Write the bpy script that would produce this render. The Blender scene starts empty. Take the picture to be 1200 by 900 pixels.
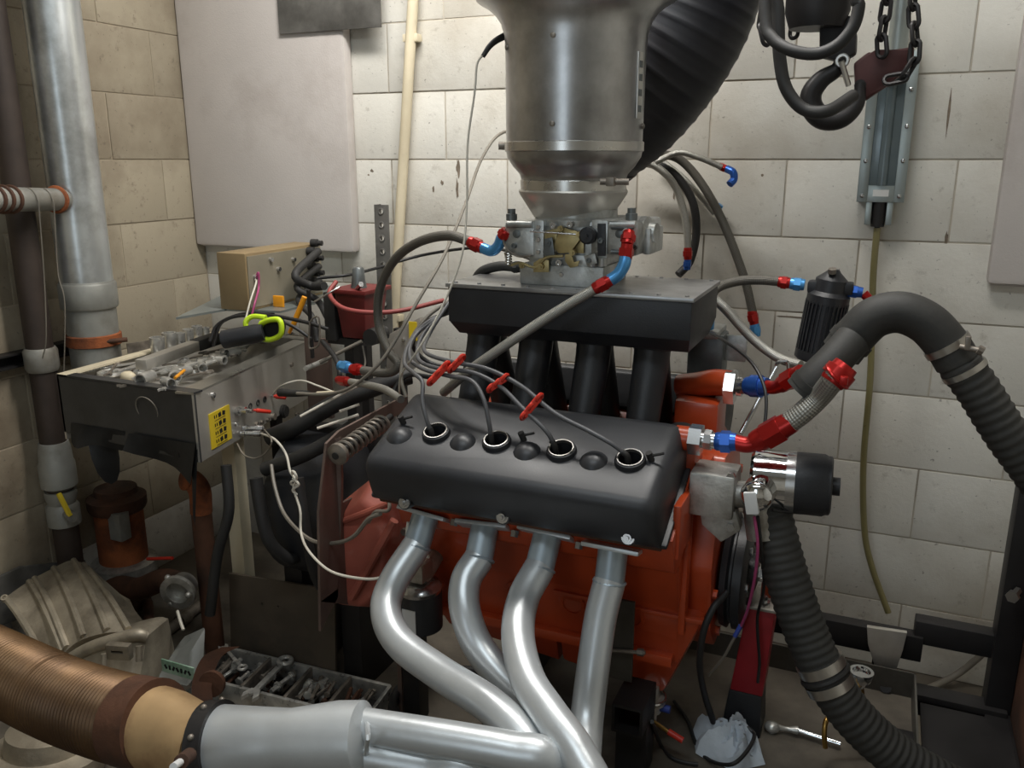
import bpy, bmesh, math, random
from mathutils import Vector, Matrix
random.seed(7)
scene = bpy.context.scene
col = scene.collection
V = Vector
# ------------------------------------------------------------------ camera
FPX = 1000.0
PITCH = math.atan(263 / FPX)
YAW = math.atan(450 / math.hypot(FPX, 263))
CAM = V((0, 0, 1.4))
cd = bpy.data.cameras.new('camera'); cd.sensor_width = 36; cd.lens = FPX / 1200 * 36
cd.clip_start = 0.02
cam = bpy.data.objects.new('camera', cd); col.objects.link(cam)
cam.location = CAM; cam.rotation_euler = (math.pi / 2 - PITCH, 0, YAW)
scene.camera = cam
# ------------------------------------------------------------------ world, lights, exposure
vs = scene.view_settings
vs.view_transform = 'Standard'; vs.look = 'None'; vs.gamma = 1; vs.use_curve_mapping = False
vs.exposure = 0.0
w = bpy.data.worlds.new('world'); scene.world = w; w.use_nodes = True
bg = w.node_tree.nodes['Background']
bg.inputs[0].default_value = (1.0, 0.96, 0.9, 1); bg.inputs[1].default_value = 0.0

def area(name, loc, target, sx, sy, power, colr):
    l = bpy.data.lights.new(name, 'AREA'); l.shape = 'RECTANGLE'; l.size = sx; l.size_y = sy
    l.energy = power; l.color = colr
    o = bpy.data.objects.new(name, l); col.objects.link(o); o.location = loc
    o.rotation_euler = (V(target) - V(loc)).to_track_quat('-Z', 'Y').to_euler()
    return o
area('ceiling_lamp_offscreen', (-0.72, 1.66, 2.57), (-0.68, 1.9, 0.0), 1.5, 0.22, 42, (1.0, 0.975, 0.93))
area('ceiling_lamp_front_offscreen', (-0.45, 0.25, 2.57), (-0.6, 0.9, 0.4), 1.25, 0.22, 11, (0.86, 0.95, 1.0))
area('front_light_offscreen', (-0.55, -1.36, 1.35), (-0.55, 1.0, 1.2), 0.55, 1.3, 7, (0.78, 0.90, 1.0))  # unseen cool light behind the camera, added for the hat's tall highlight

# ------------------------------------------------------------------ pixel helpers (a ray through the photo, cut at a real plane)
FH = V((-math.sin(YAW), math.cos(YAW), 0)); RT = V((math.cos(YAW), math.sin(YAW), 0)); UP0 = V((0, 0, 1))
FW = FH * math.cos(PITCH) - UP0 * math.sin(PITCH); UPV = FH * math.sin(PITCH) + UP0 * math.cos(PITCH)
def ray(x, y): return FW + RT * ((x - 600) / FPX) + UPV * ((450 - y) / FPX)
def A(x, y, Y): d = ray(x, y); return CAM + d * (Y / d.y)
def AX(x, y, X): d = ray(x, y); return CAM + d * (X / d.x)
def AZ(x, y, Z): d = ray(x, y); return CAM + d * ((Z - CAM.z) / d.z)
def depth(p): return (p - CAM).dot(FW)
def W(px, p): return px * depth(p) / FPX
def path(pts): return [A(*p) for p in pts]

# ------------------------------------------------------------------ materials
def lin(c): return tuple(((v / 255) / 12.92 if v / 255 <= .04045 else ((v / 255 + .055) / 1.055) ** 2.4) for v in c)
MATS = {}
def mat(name, c, rough=.5, metal=0.0, var=.18, scale=9, bump=0.0, c2=None, edge=(.45, .7), coat=0, rvar=.1, trans=0, bscale=None, kind=None, braid=None):
    m = bpy.data.materials.new(name); m.use_nodes = True
    nt = m.node_tree; N = nt.nodes; L = nt.links
    b = N['Principled BSDF']
    c = lin(c)
    tc = N.new('ShaderNodeTexCoord')
    geo = N.new('ShaderNodeNewGeometry')
    n1 = N.new('ShaderNodeTexNoise'); n1.inputs['Scale'].default_value = scale; n1.inputs['Detail'].default_value = 5
    L.new(geo.outputs['Position'], n1.inputs['Vector'])
    r = N.new('ShaderNodeValToRGB')
    r.color_ramp.elements[0].position = .32; r.color_ramp.elements[1].position = .68
    r.color_ramp.elements[0].color = (*[max(0, v * (1 - var)) for v in c], 1)
    r.color_ramp.elements[1].color = (*[min(1, v * (1 + var)) for v in c], 1)
    L.new(n1.outputs['Fac'], r.inputs['Fac'])
    out = r.outputs['Color']
    if c2 is not None:
        n2 = N.new('ShaderNodeTexNoise'); n2.inputs['Scale'].default_value = scale * .45; n2.inputs['Detail'].default_value = 7
        n2.inputs['Roughness'].default_value = .65
        mp = N.new('ShaderNodeMapping'); mp.inputs['Location'].default_value = (3.1, 7.7, 1.3)
        L.new(geo.outputs['Position'], mp.inputs['Vector']); L.new(mp.outputs['Vector'], n2.inputs['Vector'])
        r2 = N.new('ShaderNodeMapRange'); r2.inputs['From Min'].default_value = edge[0]; r2.inputs['From Max'].default_value = edge[1]
        L.new(n2.outputs['Fac'], r2.inputs['Value'])
        mx = N.new('ShaderNodeMix'); mx.data_type = 'RGBA'
        mx.inputs[7].default_value = (*lin(c2), 1)
        L.new(r2.outputs['Result'], mx.inputs[0]); L.new(out, mx.inputs[6])
        out = mx.outputs[2]
    bumpsrc = None
    if braid:
        # woven sleeve: crossing diagonal threads in the hose's own uv
        uv = N.new('ShaderNodeUVMap'); sep = N.new('ShaderNodeSeparateXYZ'); L.new(uv.outputs['UV'], sep.inputs[0])
        def wave(sgn):
            mm = N.new('ShaderNodeMath'); mm.operation = 'MULTIPLY_ADD'; mm.inputs[1].default_value = sgn * 1.0
            L.new(sep.outputs['X'], mm.inputs[0]); L.new(sep.outputs['Y'], mm.inputs[2])
            k = N.new('ShaderNodeMath'); k.operation = 'MULTIPLY'; k.inputs[1].default_value = 2 * math.pi * braid
            L.new(mm.outputs[0], k.inputs[0])
            s = N.new('ShaderNodeMath'); s.operation = 'SINE'; L.new(k.outputs[0], s.inputs[0]); return s.outputs[0]
        pr = N.new('ShaderNodeMath'); pr.operation = 'MULTIPLY'; L.new(wave(1), pr.inputs[0]); L.new(wave(-1), pr.inputs[1])
        rr = N.new('ShaderNodeMapRange'); rr.inputs['From Min'].default_value = -1; rr.inputs['From Max'].default_value = 1
        L.new(pr.outputs[0], rr.inputs['Value']); bumpsrc = rr.outputs['Result']
        mx = N.new('ShaderNodeMix'); mx.data_type = 'RGBA'; mx.inputs[6].default_value = (*[v * .5 for v in c], 1)
        L.new(bumpsrc, mx.inputs[0]); L.new(out, mx.inputs[7]); out = mx.outputs[2]
    L.new(out, b.inputs['Base Color'])
    b.inputs['Metallic'].default_value = metal
    mr = N.new('ShaderNodeMapRange'); mr.inputs['To Min'].default_value = max(.02, rough - rvar); mr.inputs['To Max'].default_value = min(1, rough + rvar)
    L.new(n1.outputs['Fac'], mr.inputs['Value']); L.new(mr.outputs['Result'], b.inputs['Roughness'])
    if coat: b.inputs['Coat Weight'].default_value = coat; b.inputs['Coat Roughness'].default_value = .15
    if trans: b.inputs['Transmission Weight'].default_value = trans
    if bump:
        bp = N.new('ShaderNodeBump'); bp.inputs['Strength'].default_value = bump; bp.inputs['Distance'].default_value = .004
        if bumpsrc is None:
            n3 = N.new('ShaderNodeTexNoise'); n3.inputs['Scale'].default_value = bscale or scale * 9; n3.inputs['Detail'].default_value = 4
            L.new(geo.outputs['Position'], n3.inputs['Vector']); bumpsrc = n3.outputs['Fac']
        L.new(bumpsrc, bp.inputs['Height']); L.new(bp.outputs['Normal'], b.inputs['Normal'])
    MATS[name] = m
    return m

def block_mat(name, c, grime, amount):
    m = bpy.data.materials.new(name); m.use_nodes = True
    nt = m.node_tree; N = nt.nodes; L = nt.links; b = N['Principled BSDF']
    geo = N.new('ShaderNodeNewGeometry'); oi = N.new('ShaderNodeObjectInfo')
    def noise(s, d, off, rg=.6):
        n = N.new('ShaderNodeTexNoise'); n.inputs['Scale'].default_value = s; n.inputs['Detail'].default_value = d; n.inputs['Roughness'].default_value = rg
        mp = N.new('ShaderNodeMapping'); mp.inputs['Location'].default_value = off
        L.new(geo.outputs['Position'], mp.inputs['Vector']); L.new(mp.outputs['Vector'], n.inputs['Vector']); return n.outputs['Fac']
    def rng(src, a, bb, lo=0, hi=1):
        r = N.new('ShaderNodeMapRange'); r.inputs['From Min'].default_value = a; r.inputs['From Max'].default_value = bb
        r.inputs['To Min'].default_value = lo; r.inputs['To Max'].default_value = hi; L.new(src, r.inputs['Value']); return r.outputs['Result']
    def mix(f, a, bb):
        x = N.new('ShaderNodeMix'); x.data_type = 'RGBA'
        for s, v in ((0, f), (6, a), (7, bb)):
            if isinstance(v, tuple): x.inputs[s].default_value = (*v, 1)
            else: L.new(v, x.inputs[s])
        return x.outputs[2]
    cl = lin(c)
    base = mix(oi.outputs['Random'], tuple(v * .9 for v in cl), tuple(min(1, v * 1.07) for v in cl))
    g1 = rng(noise(2.2, 8, (0, 0, 0)), .45, .75, 0, amount)
    base = mix(g1, base, lin(grime))
    g2 = rng(noise(26, 5, (4, 1, 2), .7), .60, .78, 0, amount * .8)
    base = mix(g2, base, lin(tuple(v * .8 for v in grime)))
    pores = rng(noise(80, 2.5, (9, 3, 1)), .67, .72, 0, .5)
    base = mix(pores, base, lin((70, 62, 54)))
    L.new(base, b.inputs['Base Color'])
    b.inputs['Roughness'].default_value = .62
    bp = N.new('ShaderNodeBump'); bp.inputs['Strength'].default_value = .35; bp.inputs['Distance'].default_value = .004
    L.new(noise(60, 6, (1, 1, 1), .7), bp.inputs['Height']); L.new(bp.outputs['Normal'], b.inputs['Normal'])
    return m

M_block = block_mat('painted_block', (220, 217, 208), (156, 144, 124), .6)
M_block_left = block_mat('brown_painted_block', (172, 161, 140), (100, 84, 66), .85)  # darker, browner base than the back wall, with heavier grime patches
M_block_low = block_mat('splash_stained_block', (220, 217, 208), (112, 92, 68), .95)
M_mortar = mat('painted_mortar', (190, 182, 168), .8, var=.12, scale=6, c2=(120, 108, 92), edge=(.5, .7), bump=.2)
M_mortar_left = mat('brown_mortar', (168, 156, 136), .85, var=.12, scale=8, bump=.2)  # browner and darker than the back wall's mortar
M_chip = mat('bare_grey_patch', (120, 108, 94), .9, var=.3, scale=60)
M_ceiling = mat('ceiling_board', (196, 192, 184), .85, var=.06, scale=3)
M_floor = mat('oily_concrete', (112, 104, 92), .6, var=.35, scale=4, c2=(52, 46, 40), bump=.3)
M_pad = mat('padded_panel_fabric', (202, 195, 190), .9, var=.06, scale=3, c2=(158, 146, 138), edge=(.55, .85), bump=.15, bscale=220)
M_slate = mat('dark_sheet', (96, 94, 90), .55, var=.3, scale=12, c2=(62, 60, 56))
M_galv = mat('galvanised_steel', (204, 208, 208), .32, .75, var=.12, scale=7, c2=(120, 118, 112), edge=(.5, .75))
M_brownpipe = mat('sooty_brown_pipe', (62, 52, 46), .6, .2, var=.3, c2=(48, 40, 36))
M_rust = mat('rust', (148, 82, 44), .85, .05, var=.3, scale=16, c2=(70, 42, 30), bump=.4)
M_rustdark = mat('dark_rusty_iron', (88, 58, 42), .75, .3, var=.35, scale=11, c2=(50, 40, 34), bump=.3)
M_steel = mat('brushed_steel', (205, 203, 198), .3, .95, var=.12, scale=6, c2=(160, 154, 146), edge=(.48, .75))
M_steel2 = mat('worn_sheet_steel', (196, 192, 184), .42, .7, var=.15, scale=5, c2=(150, 142, 130), edge=(.5, .8))
M_spun = mat('spun_aluminium', (196, 196, 196), .33, .95, var=.2, scale=7, c2=(122, 119, 116), edge=(.4, .72), rvar=.12)
M_alu = mat('cast_aluminium', (196, 194, 188), .45, .7, var=.18, scale=20, c2=(112, 108, 100), bump=.15)
M_carb = mat('grey_carburettor_casting', (184, 186, 184), .38, .7, var=.2, scale=30, c2=(130, 128, 120), bump=.1)
M_carbdark = mat('dark_metering_block', (104, 108, 108), .4, .6, var=.2, scale=30)
M_zinc = mat('yellow_zinc_plate', (176, 160, 116), .4, .8, var=.25, scale=30)
M_black = mat('satin_black_paint', (36, 37, 40), .45, .0, var=.2, scale=10, bump=.12, bscale=300)
M_cover = mat('black_crinkle_paint', (46, 47, 50), .42, .0, var=.18, scale=8, c2=(60, 60, 62), edge=(.55, .9), bump=.04, bscale=400)
M_plenumtop = mat('scuffed_plenum_lid', (172, 172, 172), .34, .7, var=.3, scale=9, c2=(112, 112, 114))
M_rubber = mat('black_rubber', (38, 37, 36), .6, var=.2, scale=14, bump=.08)
M_rubber2 = mat('worn_hose_rubber', (52, 51, 48), .66, var=.22, scale=14, c2=(40, 39, 37), bump=.1)
M_ductfab = mat('black_duct_fabric', (30, 30, 35), .5, var=.2, scale=9)
M_darkiron = mat('dark_frame_steel', (40, 38, 38), .5, .3, var=.25, scale=9)
M_orange = mat('engine_orange_paint', (178, 68, 32), .32, 0, var=.12, scale=7, c2=(134, 48, 24), edge=(.5, .8), coat=.3)
M_header = mat('silver_header_coating', (196, 200, 202), .36, .5, var=.08, scale=9, c2=(156, 156, 154), edge=(.58, .8), bump=.06)
M_headercut = mat('bluish_header_stub', (164, 176, 184), .4, .5, var=.1, scale=12)  # slightly darker and bluer than the header coating
M_foil = mat('brown_heat_wrapped_duct', (104, 78, 50), .42, .55, var=.35, scale=5, c2=(60, 41, 30), edge=(.45, .7))
M_heat = mat('heat_tinted_steel', (190, 158, 116), .45, .4, var=.2, scale=9, c2=(122, 80, 50), edge=(.48, .72))
M_redfit = mat('red_anodised', (170, 36, 32), .3, .6, var=.1)
M_bluefit = mat('blue_anodised', (50, 96, 180), .3, .6, var=.1)
M_lbluefit = mat('light_blue_anodised', (84, 152, 208), .3, .6, var=.1)
M_braid = mat('steel_braid', (196, 194, 186), .4, .75, braid=11, bump=.3)
M_braiddark = mat('dark_braid', (118, 114, 106), .5, .5, braid=11, bump=.3)
M_chrome = mat('chrome', (222, 224, 226), .08, 1.0, var=.03, rvar=.04)
M_nickel = mat('nickel_nut', (196, 196, 196), .22, .95, var=.08)
M_brass = mat('brass', (196, 158, 88), .3, .9, var=.1)
M_gunmetal = mat('gunmetal_frame', (158, 166, 164), .35, .7, var=.12, scale=8)
M_glass = mat('smoky_sight_glass', (96, 108, 112), .16, .1, var=.15, scale=10)
M_pvc = mat('cream_pvc', (216, 204, 176), .5, var=.08, scale=6, c2=(190, 176, 148), edge=(.5, .85))
M_white = mat('white_plastic', (222, 222, 220), .45, var=.05)
M_wirew = mat('white_wire', (206, 200, 186), .55, var=.1)
M_wireb = mat('black_wire', (34, 33, 33), .5, var=.1)
M_wireg = mat('grey_wire', (118, 112, 102), .5, var=.15)
M_wirepink = mat('magenta_wire', (160, 66, 110), .5, var=.1)
M_wireblue = mat('blue_wire', (50, 70, 150), .5, var=.1)
M_wirered = mat('dusty_red_cable', (138, 62, 58), .55, var=.15)
M_plug = mat('grey_plug_lead', (84, 84, 86), .42, var=.1)
M_redplas = mat('red_plastic', (196, 50, 34), .4, var=.1)
M_redbox = mat('dark_red_box', (104, 32, 30), .45, var=.2, scale=10)
M_redpaint = mat('crimson_paint', (150, 32, 40), .4, var=.12)
M_tan = mat('tan_box_paint', (142, 122, 88), .55, var=.1, scale=9, c2=(130, 110, 80))
M_tanside = mat('grey_panel', (140, 133, 116), .55, .2, var=.12, scale=10)
M_yellow = mat('yellow_label', (214, 186, 40), .5, var=.06)
M_ink = mat('black_ink', (14, 13, 12), .9, var=.05)
M_tape = mat('black_tape', (52, 52, 52), .34, var=.25, scale=14, bump=.3, bscale=40)
M_green = mat('lime_plastic', (190, 220, 40), .4, var=.06)
M_amber = mat('amber_plastic', (226, 150, 30), .35, var=.1)
M_brownsteel = mat('brown_bracket_steel', (116, 98, 90), .45, .4, var=.15, scale=9)
M_bellred = mat('scuffed_red_casting', (164, 88, 72), .55, .05, var=.2, scale=9, c2=(188, 150, 138), edge=(.52, .72))
M_bellalu = mat('oily_aluminium_casting', (172, 162, 144), .5, .5, var=.22, scale=10, c2=(86, 78, 66), edge=(.45, .75), bump=.25)
M_card = mat('brown_board', (84, 74, 62), .8, var=.2, scale=8, c2=(58, 52, 46))
M_tool = mat('tool_steel', (196, 194, 188), .3, .6, var=.25, scale=40)
M_tooldark = mat('oily_tool_steel', (128, 120, 110), .42, .45, var=.35, scale=40)
M_rag = mat('blue_white_rag', (196, 204, 212), .9, var=.1, scale=12, c2=(140, 144, 150), edge=(.5, .8), bump=.3, bscale=120)
M_amberhose = mat('yellowed_clear_hose', (132, 124, 84), .3, var=.15, scale=8)
M_pan = mat('drip_pan_steel', (92, 90, 84), .5, .4, var=.3, scale=5, c2=(58, 52, 46))
M_bottle = mat('grey_plastic_pouch', (110, 112, 108), .5, var=.2)
M_greenlab = mat('green_white_label', (150, 176, 156), .5, var=.2, scale=40, c2=(60, 104, 76))
M_galvband = mat('patchy_grey_sleeve', (150, 150, 144), .55, .4, var=.2, scale=9, c2=(110, 100, 86))

# ------------------------------------------------------------------ mesh builder
def crom(p, sub):
    n = len(p)
    if n < 3: return [p[0].lerp(p[-1], i / sub) for i in range(sub + 1)]
    out = []
    for i in range(n - 1):
        p0 = p[i - 1] if i else p[0] * 2 - p[1]; p1 = p[i]; p2 = p[i + 1]; p3 = p[i + 2] if i + 2 < n else p[-1] * 2 - p[-2]
        for k in range(sub):
            t = k / sub
            out.append(.5 * ((2 * p1) + (p2 - p0) * t + (2 * p0 - 5 * p1 + 4 * p2 - p3) * t * t + (3 * p1 - p0 - 3 * p2 + p3) * t ** 3))
    out.append(p[-1].copy()); return out
def resample(p, step):
    L = [0]
    for i in range(1, len(p)): L.append(L[-1] + (p[i] - p[i - 1]).length)
    n = max(2, int(L[-1] / step)); out = []; j = 0
    for k in range(n + 1):
        s = L[-1] * k / n
        while j < len(L) - 2 and L[j + 1] < s: j += 1
        d = L[j + 1] - L[j]
        out.append(p[j].lerp(p[j + 1], (s - L[j]) / d if d > 1e-9 else 0))
    return out
def frame_of(ax):
    ax = V(ax).normalized(); h = V((0, 0, 1)) if abs(ax.z) < .9 else V((1, 0, 0))
    u = h.cross(ax).normalized(); return ax, u, ax.cross(u)

class MB:
    def __init__(s): s.bm = bmesh.new(); s.uv = s.bm.loops.layers.uv.new('UVMap')
    def box(s, c, size, rz=0, bev=0, rot=None):
        R = rot if rot is not None else Matrix.Rotation(rz, 3, 'Z')
        h = V(size) * .5; c = V(c)
        vs_ = [s.bm.verts.new(c + R @ V((x * h.x, y * h.y, z * h.z))) for x in (-1, 1) for y in (-1, 1) for z in (-1, 1)]
        fs = [(0, 1, 3, 2), (4, 6, 7, 5), (0, 4, 5, 1), (2, 3, 7, 6), (0, 2, 6, 4), (1, 5, 7, 3)]
        F = [s.bm.faces.new([vs_[i] for i in f]) for f in fs]
        if bev: s._bev(F, bev)
        return s
    def span(s, a, b, bev=0): # axis-aligned box between two corners
        a = V(a); b = V(b); return s.box((a + b) / 2, (abs(a.x - b.x), abs(a.y - b.y), abs(a.z - b.z)), bev=bev)
    def _bev(s, F, w, seg=2):
        E = list({e for f in F for e in f.edges})
        bmesh.ops.bevel(s.bm, geom=E, offset=w, segments=seg, profile=.6, affect='EDGES', clamp_overlap=True)
    def prism(s, pts, ext, bev=0):
        ext = V(ext); a = [s.bm.verts.new(V(p)) for p in pts]; b = [s.bm.verts.new(V(p) + ext) for p in pts]; n = len(a)
        F = [s.bm.faces.new(a[::-1]), s.bm.faces.new(b)]
        F += [s.bm.faces.new((a[i], a[(i + 1) % n], b[(i + 1) % n], b[i])) for i in range(n)]
        if bev: s._bev(F, bev)
        return s
    def hull8(s, lo, hi, bev=0): # two 4-point rings
        a = [s.bm.verts.new(V(p)) for p in lo]; b = [s.bm.verts.new(V(p)) for p in hi]; n = len(a)
        F = [s.bm.faces.new(a[::-1]), s.bm.faces.new(b)] + [s.bm.faces.new((a[i], a[(i + 1) % n], b[(i + 1) % n], b[i])) for i in range(n)]
        if bev: s._bev(F, bev)
        return s
    def lathe(s, o, ax, prof, n=24, caps=True):
        ax, u, v = frame_of(ax); o = V(o); rings = []
        for h, r in prof:
            rings.append([s.bm.verts.new(o + ax * h + (u * math.cos(2 * math.pi * i / n) + v * math.sin(2 * math.pi * i / n)) * max(r, 1e-5)) for i in range(n)])
        for a, b in zip(rings, rings[1:]):
            for i in range(n): s.bm.faces.new((a[i], a[(i + 1) % n], b[(i + 1) % n], b[i]))
        if caps: s.bm.faces.new(rings[0][::-1]); s.bm.faces.new(rings[-1])
        return s
    def cyl(s, p0, p1, r0, r1=None, n=16):
        p0 = V(p0); p1 = V(p1); L = (p1 - p0).length
        return s.lathe(p0, p1 - p0, [(0, r0), (L, r0 if r1 is None else r1)], n)
    def tube(s, pts, r, n=10, step=None, sub=8, spline=True, caps=True, uvs=1.0):
        p = [V(q) for q in pts]
        if spline: p = crom(p, sub)
        if step: p = resample(p, step)
        N = len(p); Ls = [0]
        for i in range(1, N): Ls.append(Ls[-1] + (p[i] - p[i - 1]).length)
        T = [(p[min(i + 1, N - 1)] - p[max(i - 1, 0)]).normalized() for i in range(N)]
        _, u, _ = frame_of(T[0]); rings = []
        for i in range(N):
            u = (u - T[i] * u.dot(T[i])).normalized(); v = T[i].cross(u)
            rr = r(Ls[i], Ls[-1]) if callable(r) else r
            rings.append([s.bm.verts.new(p[i] + (u * math.cos(2 * math.pi * k / n) + v * math.sin(2 * math.pi * k / n)) * rr) for k in range(n)])
        r0 = r(0, Ls[-1]) if callable(r) else r
        for i in range(N - 1):
            for k in range(n):
                f = s.bm.faces.new((rings[i][k], rings[i][(k + 1) % n], rings[i + 1][(k + 1) % n], rings[i + 1][k]))
                for lp, (a, b) in zip(f.loops, ((k, i), (k + 1, i), (k + 1, i + 1), (k, i + 1))):
                    lp[s.uv].uv = (a / n, Ls[b] / (2 * math.pi * r0) * uvs)
        if caps: s.bm.faces.new(rings[0][::-1]); s.bm.faces.new(rings[-1])
        return s
    def torus(s, c, ax, R, r, n=24, m=8):
        ax, u, v = frame_of(ax); c = V(c); rings = []
        for i in range(n):
            a = 2 * math.pi * i / n; d = u * math.cos(a) + v * math.sin(a)
            rings.append([s.bm.verts.new(c + d * (R + r * math.cos(2 * math.pi * k / m)) + ax * (r * math.sin(2 * math.pi * k / m))) for k in range(m)])
        for i in range(n):
            A_, B_ = rings[i], rings[(i + 1) % n]
            for k in range(m): s.bm.faces.new((A_[k], A_[(k + 1) % m], B_[(k + 1) % m], B_[k]))
        return s
    def ball(s, c, r, sc=(1, 1, 1), n=14):
        c = V(c); m = Matrix.Translation(c) @ Matrix.Diagonal((r * sc[0], r * sc[1], r * sc[2], 1))
        bmesh.ops.create_uvsphere(s.bm, u_segments=n, v_segments=max(6, n // 2), radius=1, matrix=m); return s
    def mesh(s, name, ang=38):
        bm = s.bm; bmesh.ops.recalc_face_normals(bm, faces=bm.faces[:])
        c = math.radians(ang)
        for f in bm.faces: f.smooth = True
        for e in bm.edges:
            e.smooth = len(e.link_faces) == 2 and e.calc_face_angle(0) < c
        me = bpy.data.meshes.new(name); bm.to_mesh(me); bm.free(); return me

def mkobj(name, mb, m, parent=None):
    me = mb.mesh(name) if isinstance(mb, MB) else mb
    if not me.materials: me.materials.append(m)
    o = bpy.data.objects.new(name, me); col.objects.link(o)
    if parent is not None: o.parent = parent
    return o
def tag(o, label, cat, group=None):
    o['label'] = label; o['category'] = cat
    if group: o['group'] = group
    return o
class Thing:
    def __init__(s, name, label, cat, group=None, struct=False):
        s.e = bpy.data.objects.new(name, None); col.objects.link(s.e); s.e.empty_display_size = .05; s.tops = []
        if struct: s.e['kind'] = 'structure'
        else: tag(s.e, label, cat, group)
    def part(s, name, mb, m, parent=None, label=None):
        o = mkobj(name, mb, m, parent or s.e)
        if parent is None: s.tops.append(o)
        if label: o['label'] = label
        return o
    def done(s):
        lo = V((1e9,) * 3); hi = V((-1e9,) * 3)
        for o in s.tops:
            for v in o.data.vertices:
                for k in range(3): lo[k] = min(lo[k], v.co[k] + o.location[k]); hi[k] = max(hi[k], v.co[k] + o.location[k])
        b = V(((lo.x + hi.x) / 2, (lo.y + hi.y) / 2, lo.z))
        s.e.location = b
        for o in s.tops: o.location = o.location - b
        return s.e
def cut(o, cutter):
    '''drill real holes: subtract one builder's solids from a part'''
    me_c = cutter.mesh('cutter'); oc = bpy.data.objects.new('cutter', me_c); col.objects.link(oc)
    md = o.modifiers.new('cut', 'BOOLEAN'); md.operation = 'DIFFERENCE'; md.solver = 'EXACT'; md.object = oc
    bpy.context.view_layer.update(); dg = bpy.context.evaluated_depsgraph_get()
    me = bpy.data.meshes.new_from_object(o.evaluated_get(dg)); o.modifiers.remove(md)
    mt = o.data.materials[0]; o.data = me; me.materials.clear(); me.materials.append(mt)
    bpy.data.objects.remove(oc); bpy.data.meshes.remove(me_c)
    bm = bmesh.new(); bm.from_mesh(me)
    for f in bm.faces: f.smooth = True; f.material_index = 0
    for e in bm.edges: e.smooth = len(e.link_faces) == 2 and e.calc_face_angle(0) < math.radians(38)
    bm.to_mesh(me); bm.free(); return o
def solo(name, mb, m, label, cat, group=None):
    o = mkobj(name, mb, m); me = o.data
    xs = [v.co for v in me.vertices]
    b = V(((min(v.x for v in xs) + max(v.x for v in xs)) / 2, (min(v.y for v in xs) + max(v.y for v in xs)) / 2, min(v.z for v in xs)))
    me.transform(Matrix.Translation(-b)); o.location = b
    return tag(o, label, cat, group)
# ================================================================== THE ROOM
YB = 2.40; XL = -2.25; ZT = 2.6
fl = MB(); fl.span((XL - .1, -1.5, -.1), (1.5, YB + .1, 0)); f_ = mkobj('floor', fl, M_floor); f_['kind'] = 'structure'
BL, BH, JT = .4, .2, .0045
unit = {}
def block_mesh(wd, m, axis):
    k = (round(wd, 3), m.name, axis)
    if k not in unit:
        b = MB(); sz = (wd - JT, .03, BH - JT) if axis == 'x' else (.03, wd - JT, BH - JT)
        b.box((0, 0, 0), sz, bev=.0018); unit[k] = b.mesh('block'); unit[k].materials.append(m)
    return unit[k]
def block_wall(name, axis, lo, hi, plane, off_even, off_odd, m, inward):
    t = MB()
    if axis == 'x': t.span((lo - .12, plane + .0028, 0), (hi, plane + .12, ZT))
    else: t.span((plane - .12, lo, 0), (plane - .0028, hi + .0028, ZT))
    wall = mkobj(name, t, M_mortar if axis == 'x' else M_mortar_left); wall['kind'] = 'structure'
    for row in range(int(ZT / BH)):
        off = off_even if row % 2 == 0 else off_odd
        cuts = [lo] + [off + BL * k for k in range(-30, 30) if lo + .02 < off + BL * k < hi - .02] + [hi]
        for a, b_ in zip(cuts, cuts[1:]):
            o = bpy.data.objects.new('block', block_mesh(b_ - a, M_block_low if row == 0 else m, axis)); col.objects.link(o); o.parent = wall
            jit = random.uniform(-.0012, .0012)
            c = (a + b_) / 2; z = row * BH + BH / 2
            o.location = (c, plane + .015 + jit, z) if axis == 'x' else (plane - .015 + jit, c, z)
    return wall
block_wall('wall_back', 'x', XL, 1.4, YB, .14, .335, M_block, -1)
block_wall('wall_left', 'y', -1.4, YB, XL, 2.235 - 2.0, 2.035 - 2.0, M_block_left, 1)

b = MB(); b.span((XL - .12, -1.5, ZT), (1.5, YB + .12, ZT + .05)); o = mkobj('ceiling', b, M_ceiling); o['kind'] = 'structure'
b = MB(); b.span((1.4, -1.5, 0), (1.5, YB + .12, ZT)); o = mkobj('wall_right', b, M_block); o['kind'] = 'structure'
b = MB(); b.span((XL - .12, -1.5, 0), (1.4, -1.4, ZT)); o = mkobj('wall_front', b, M_block); o['kind'] = 'structure'
wd_ = Thing('added_window', '', '', struct=True)  # unseen window, added to account for the cool front light
for nm_, a_, c_ in (('added_window_frame', (-.87, -1.4, .66), (-.83, -1.365, 2.04)), ('added_window_frame', (-.27, -1.4, .66), (-.23, -1.365, 2.04)), ('added_window_frame', (-.83, -1.4, 2.0), (-.27, -1.365, 2.04)), ('added_window_sill', (-.9, -1.4, .64), (-.2, -1.33, .68))):
    b = MB(); b.span(a_, c_, bev=.003); wd_.part(nm_, b, M_pvc)
b = MB(); b.span((-.83, -1.398, .68), (-.27, -1.39, 2.0)); wd_.part('added_window_pane', b, M_glass); wd_.done()
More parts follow.
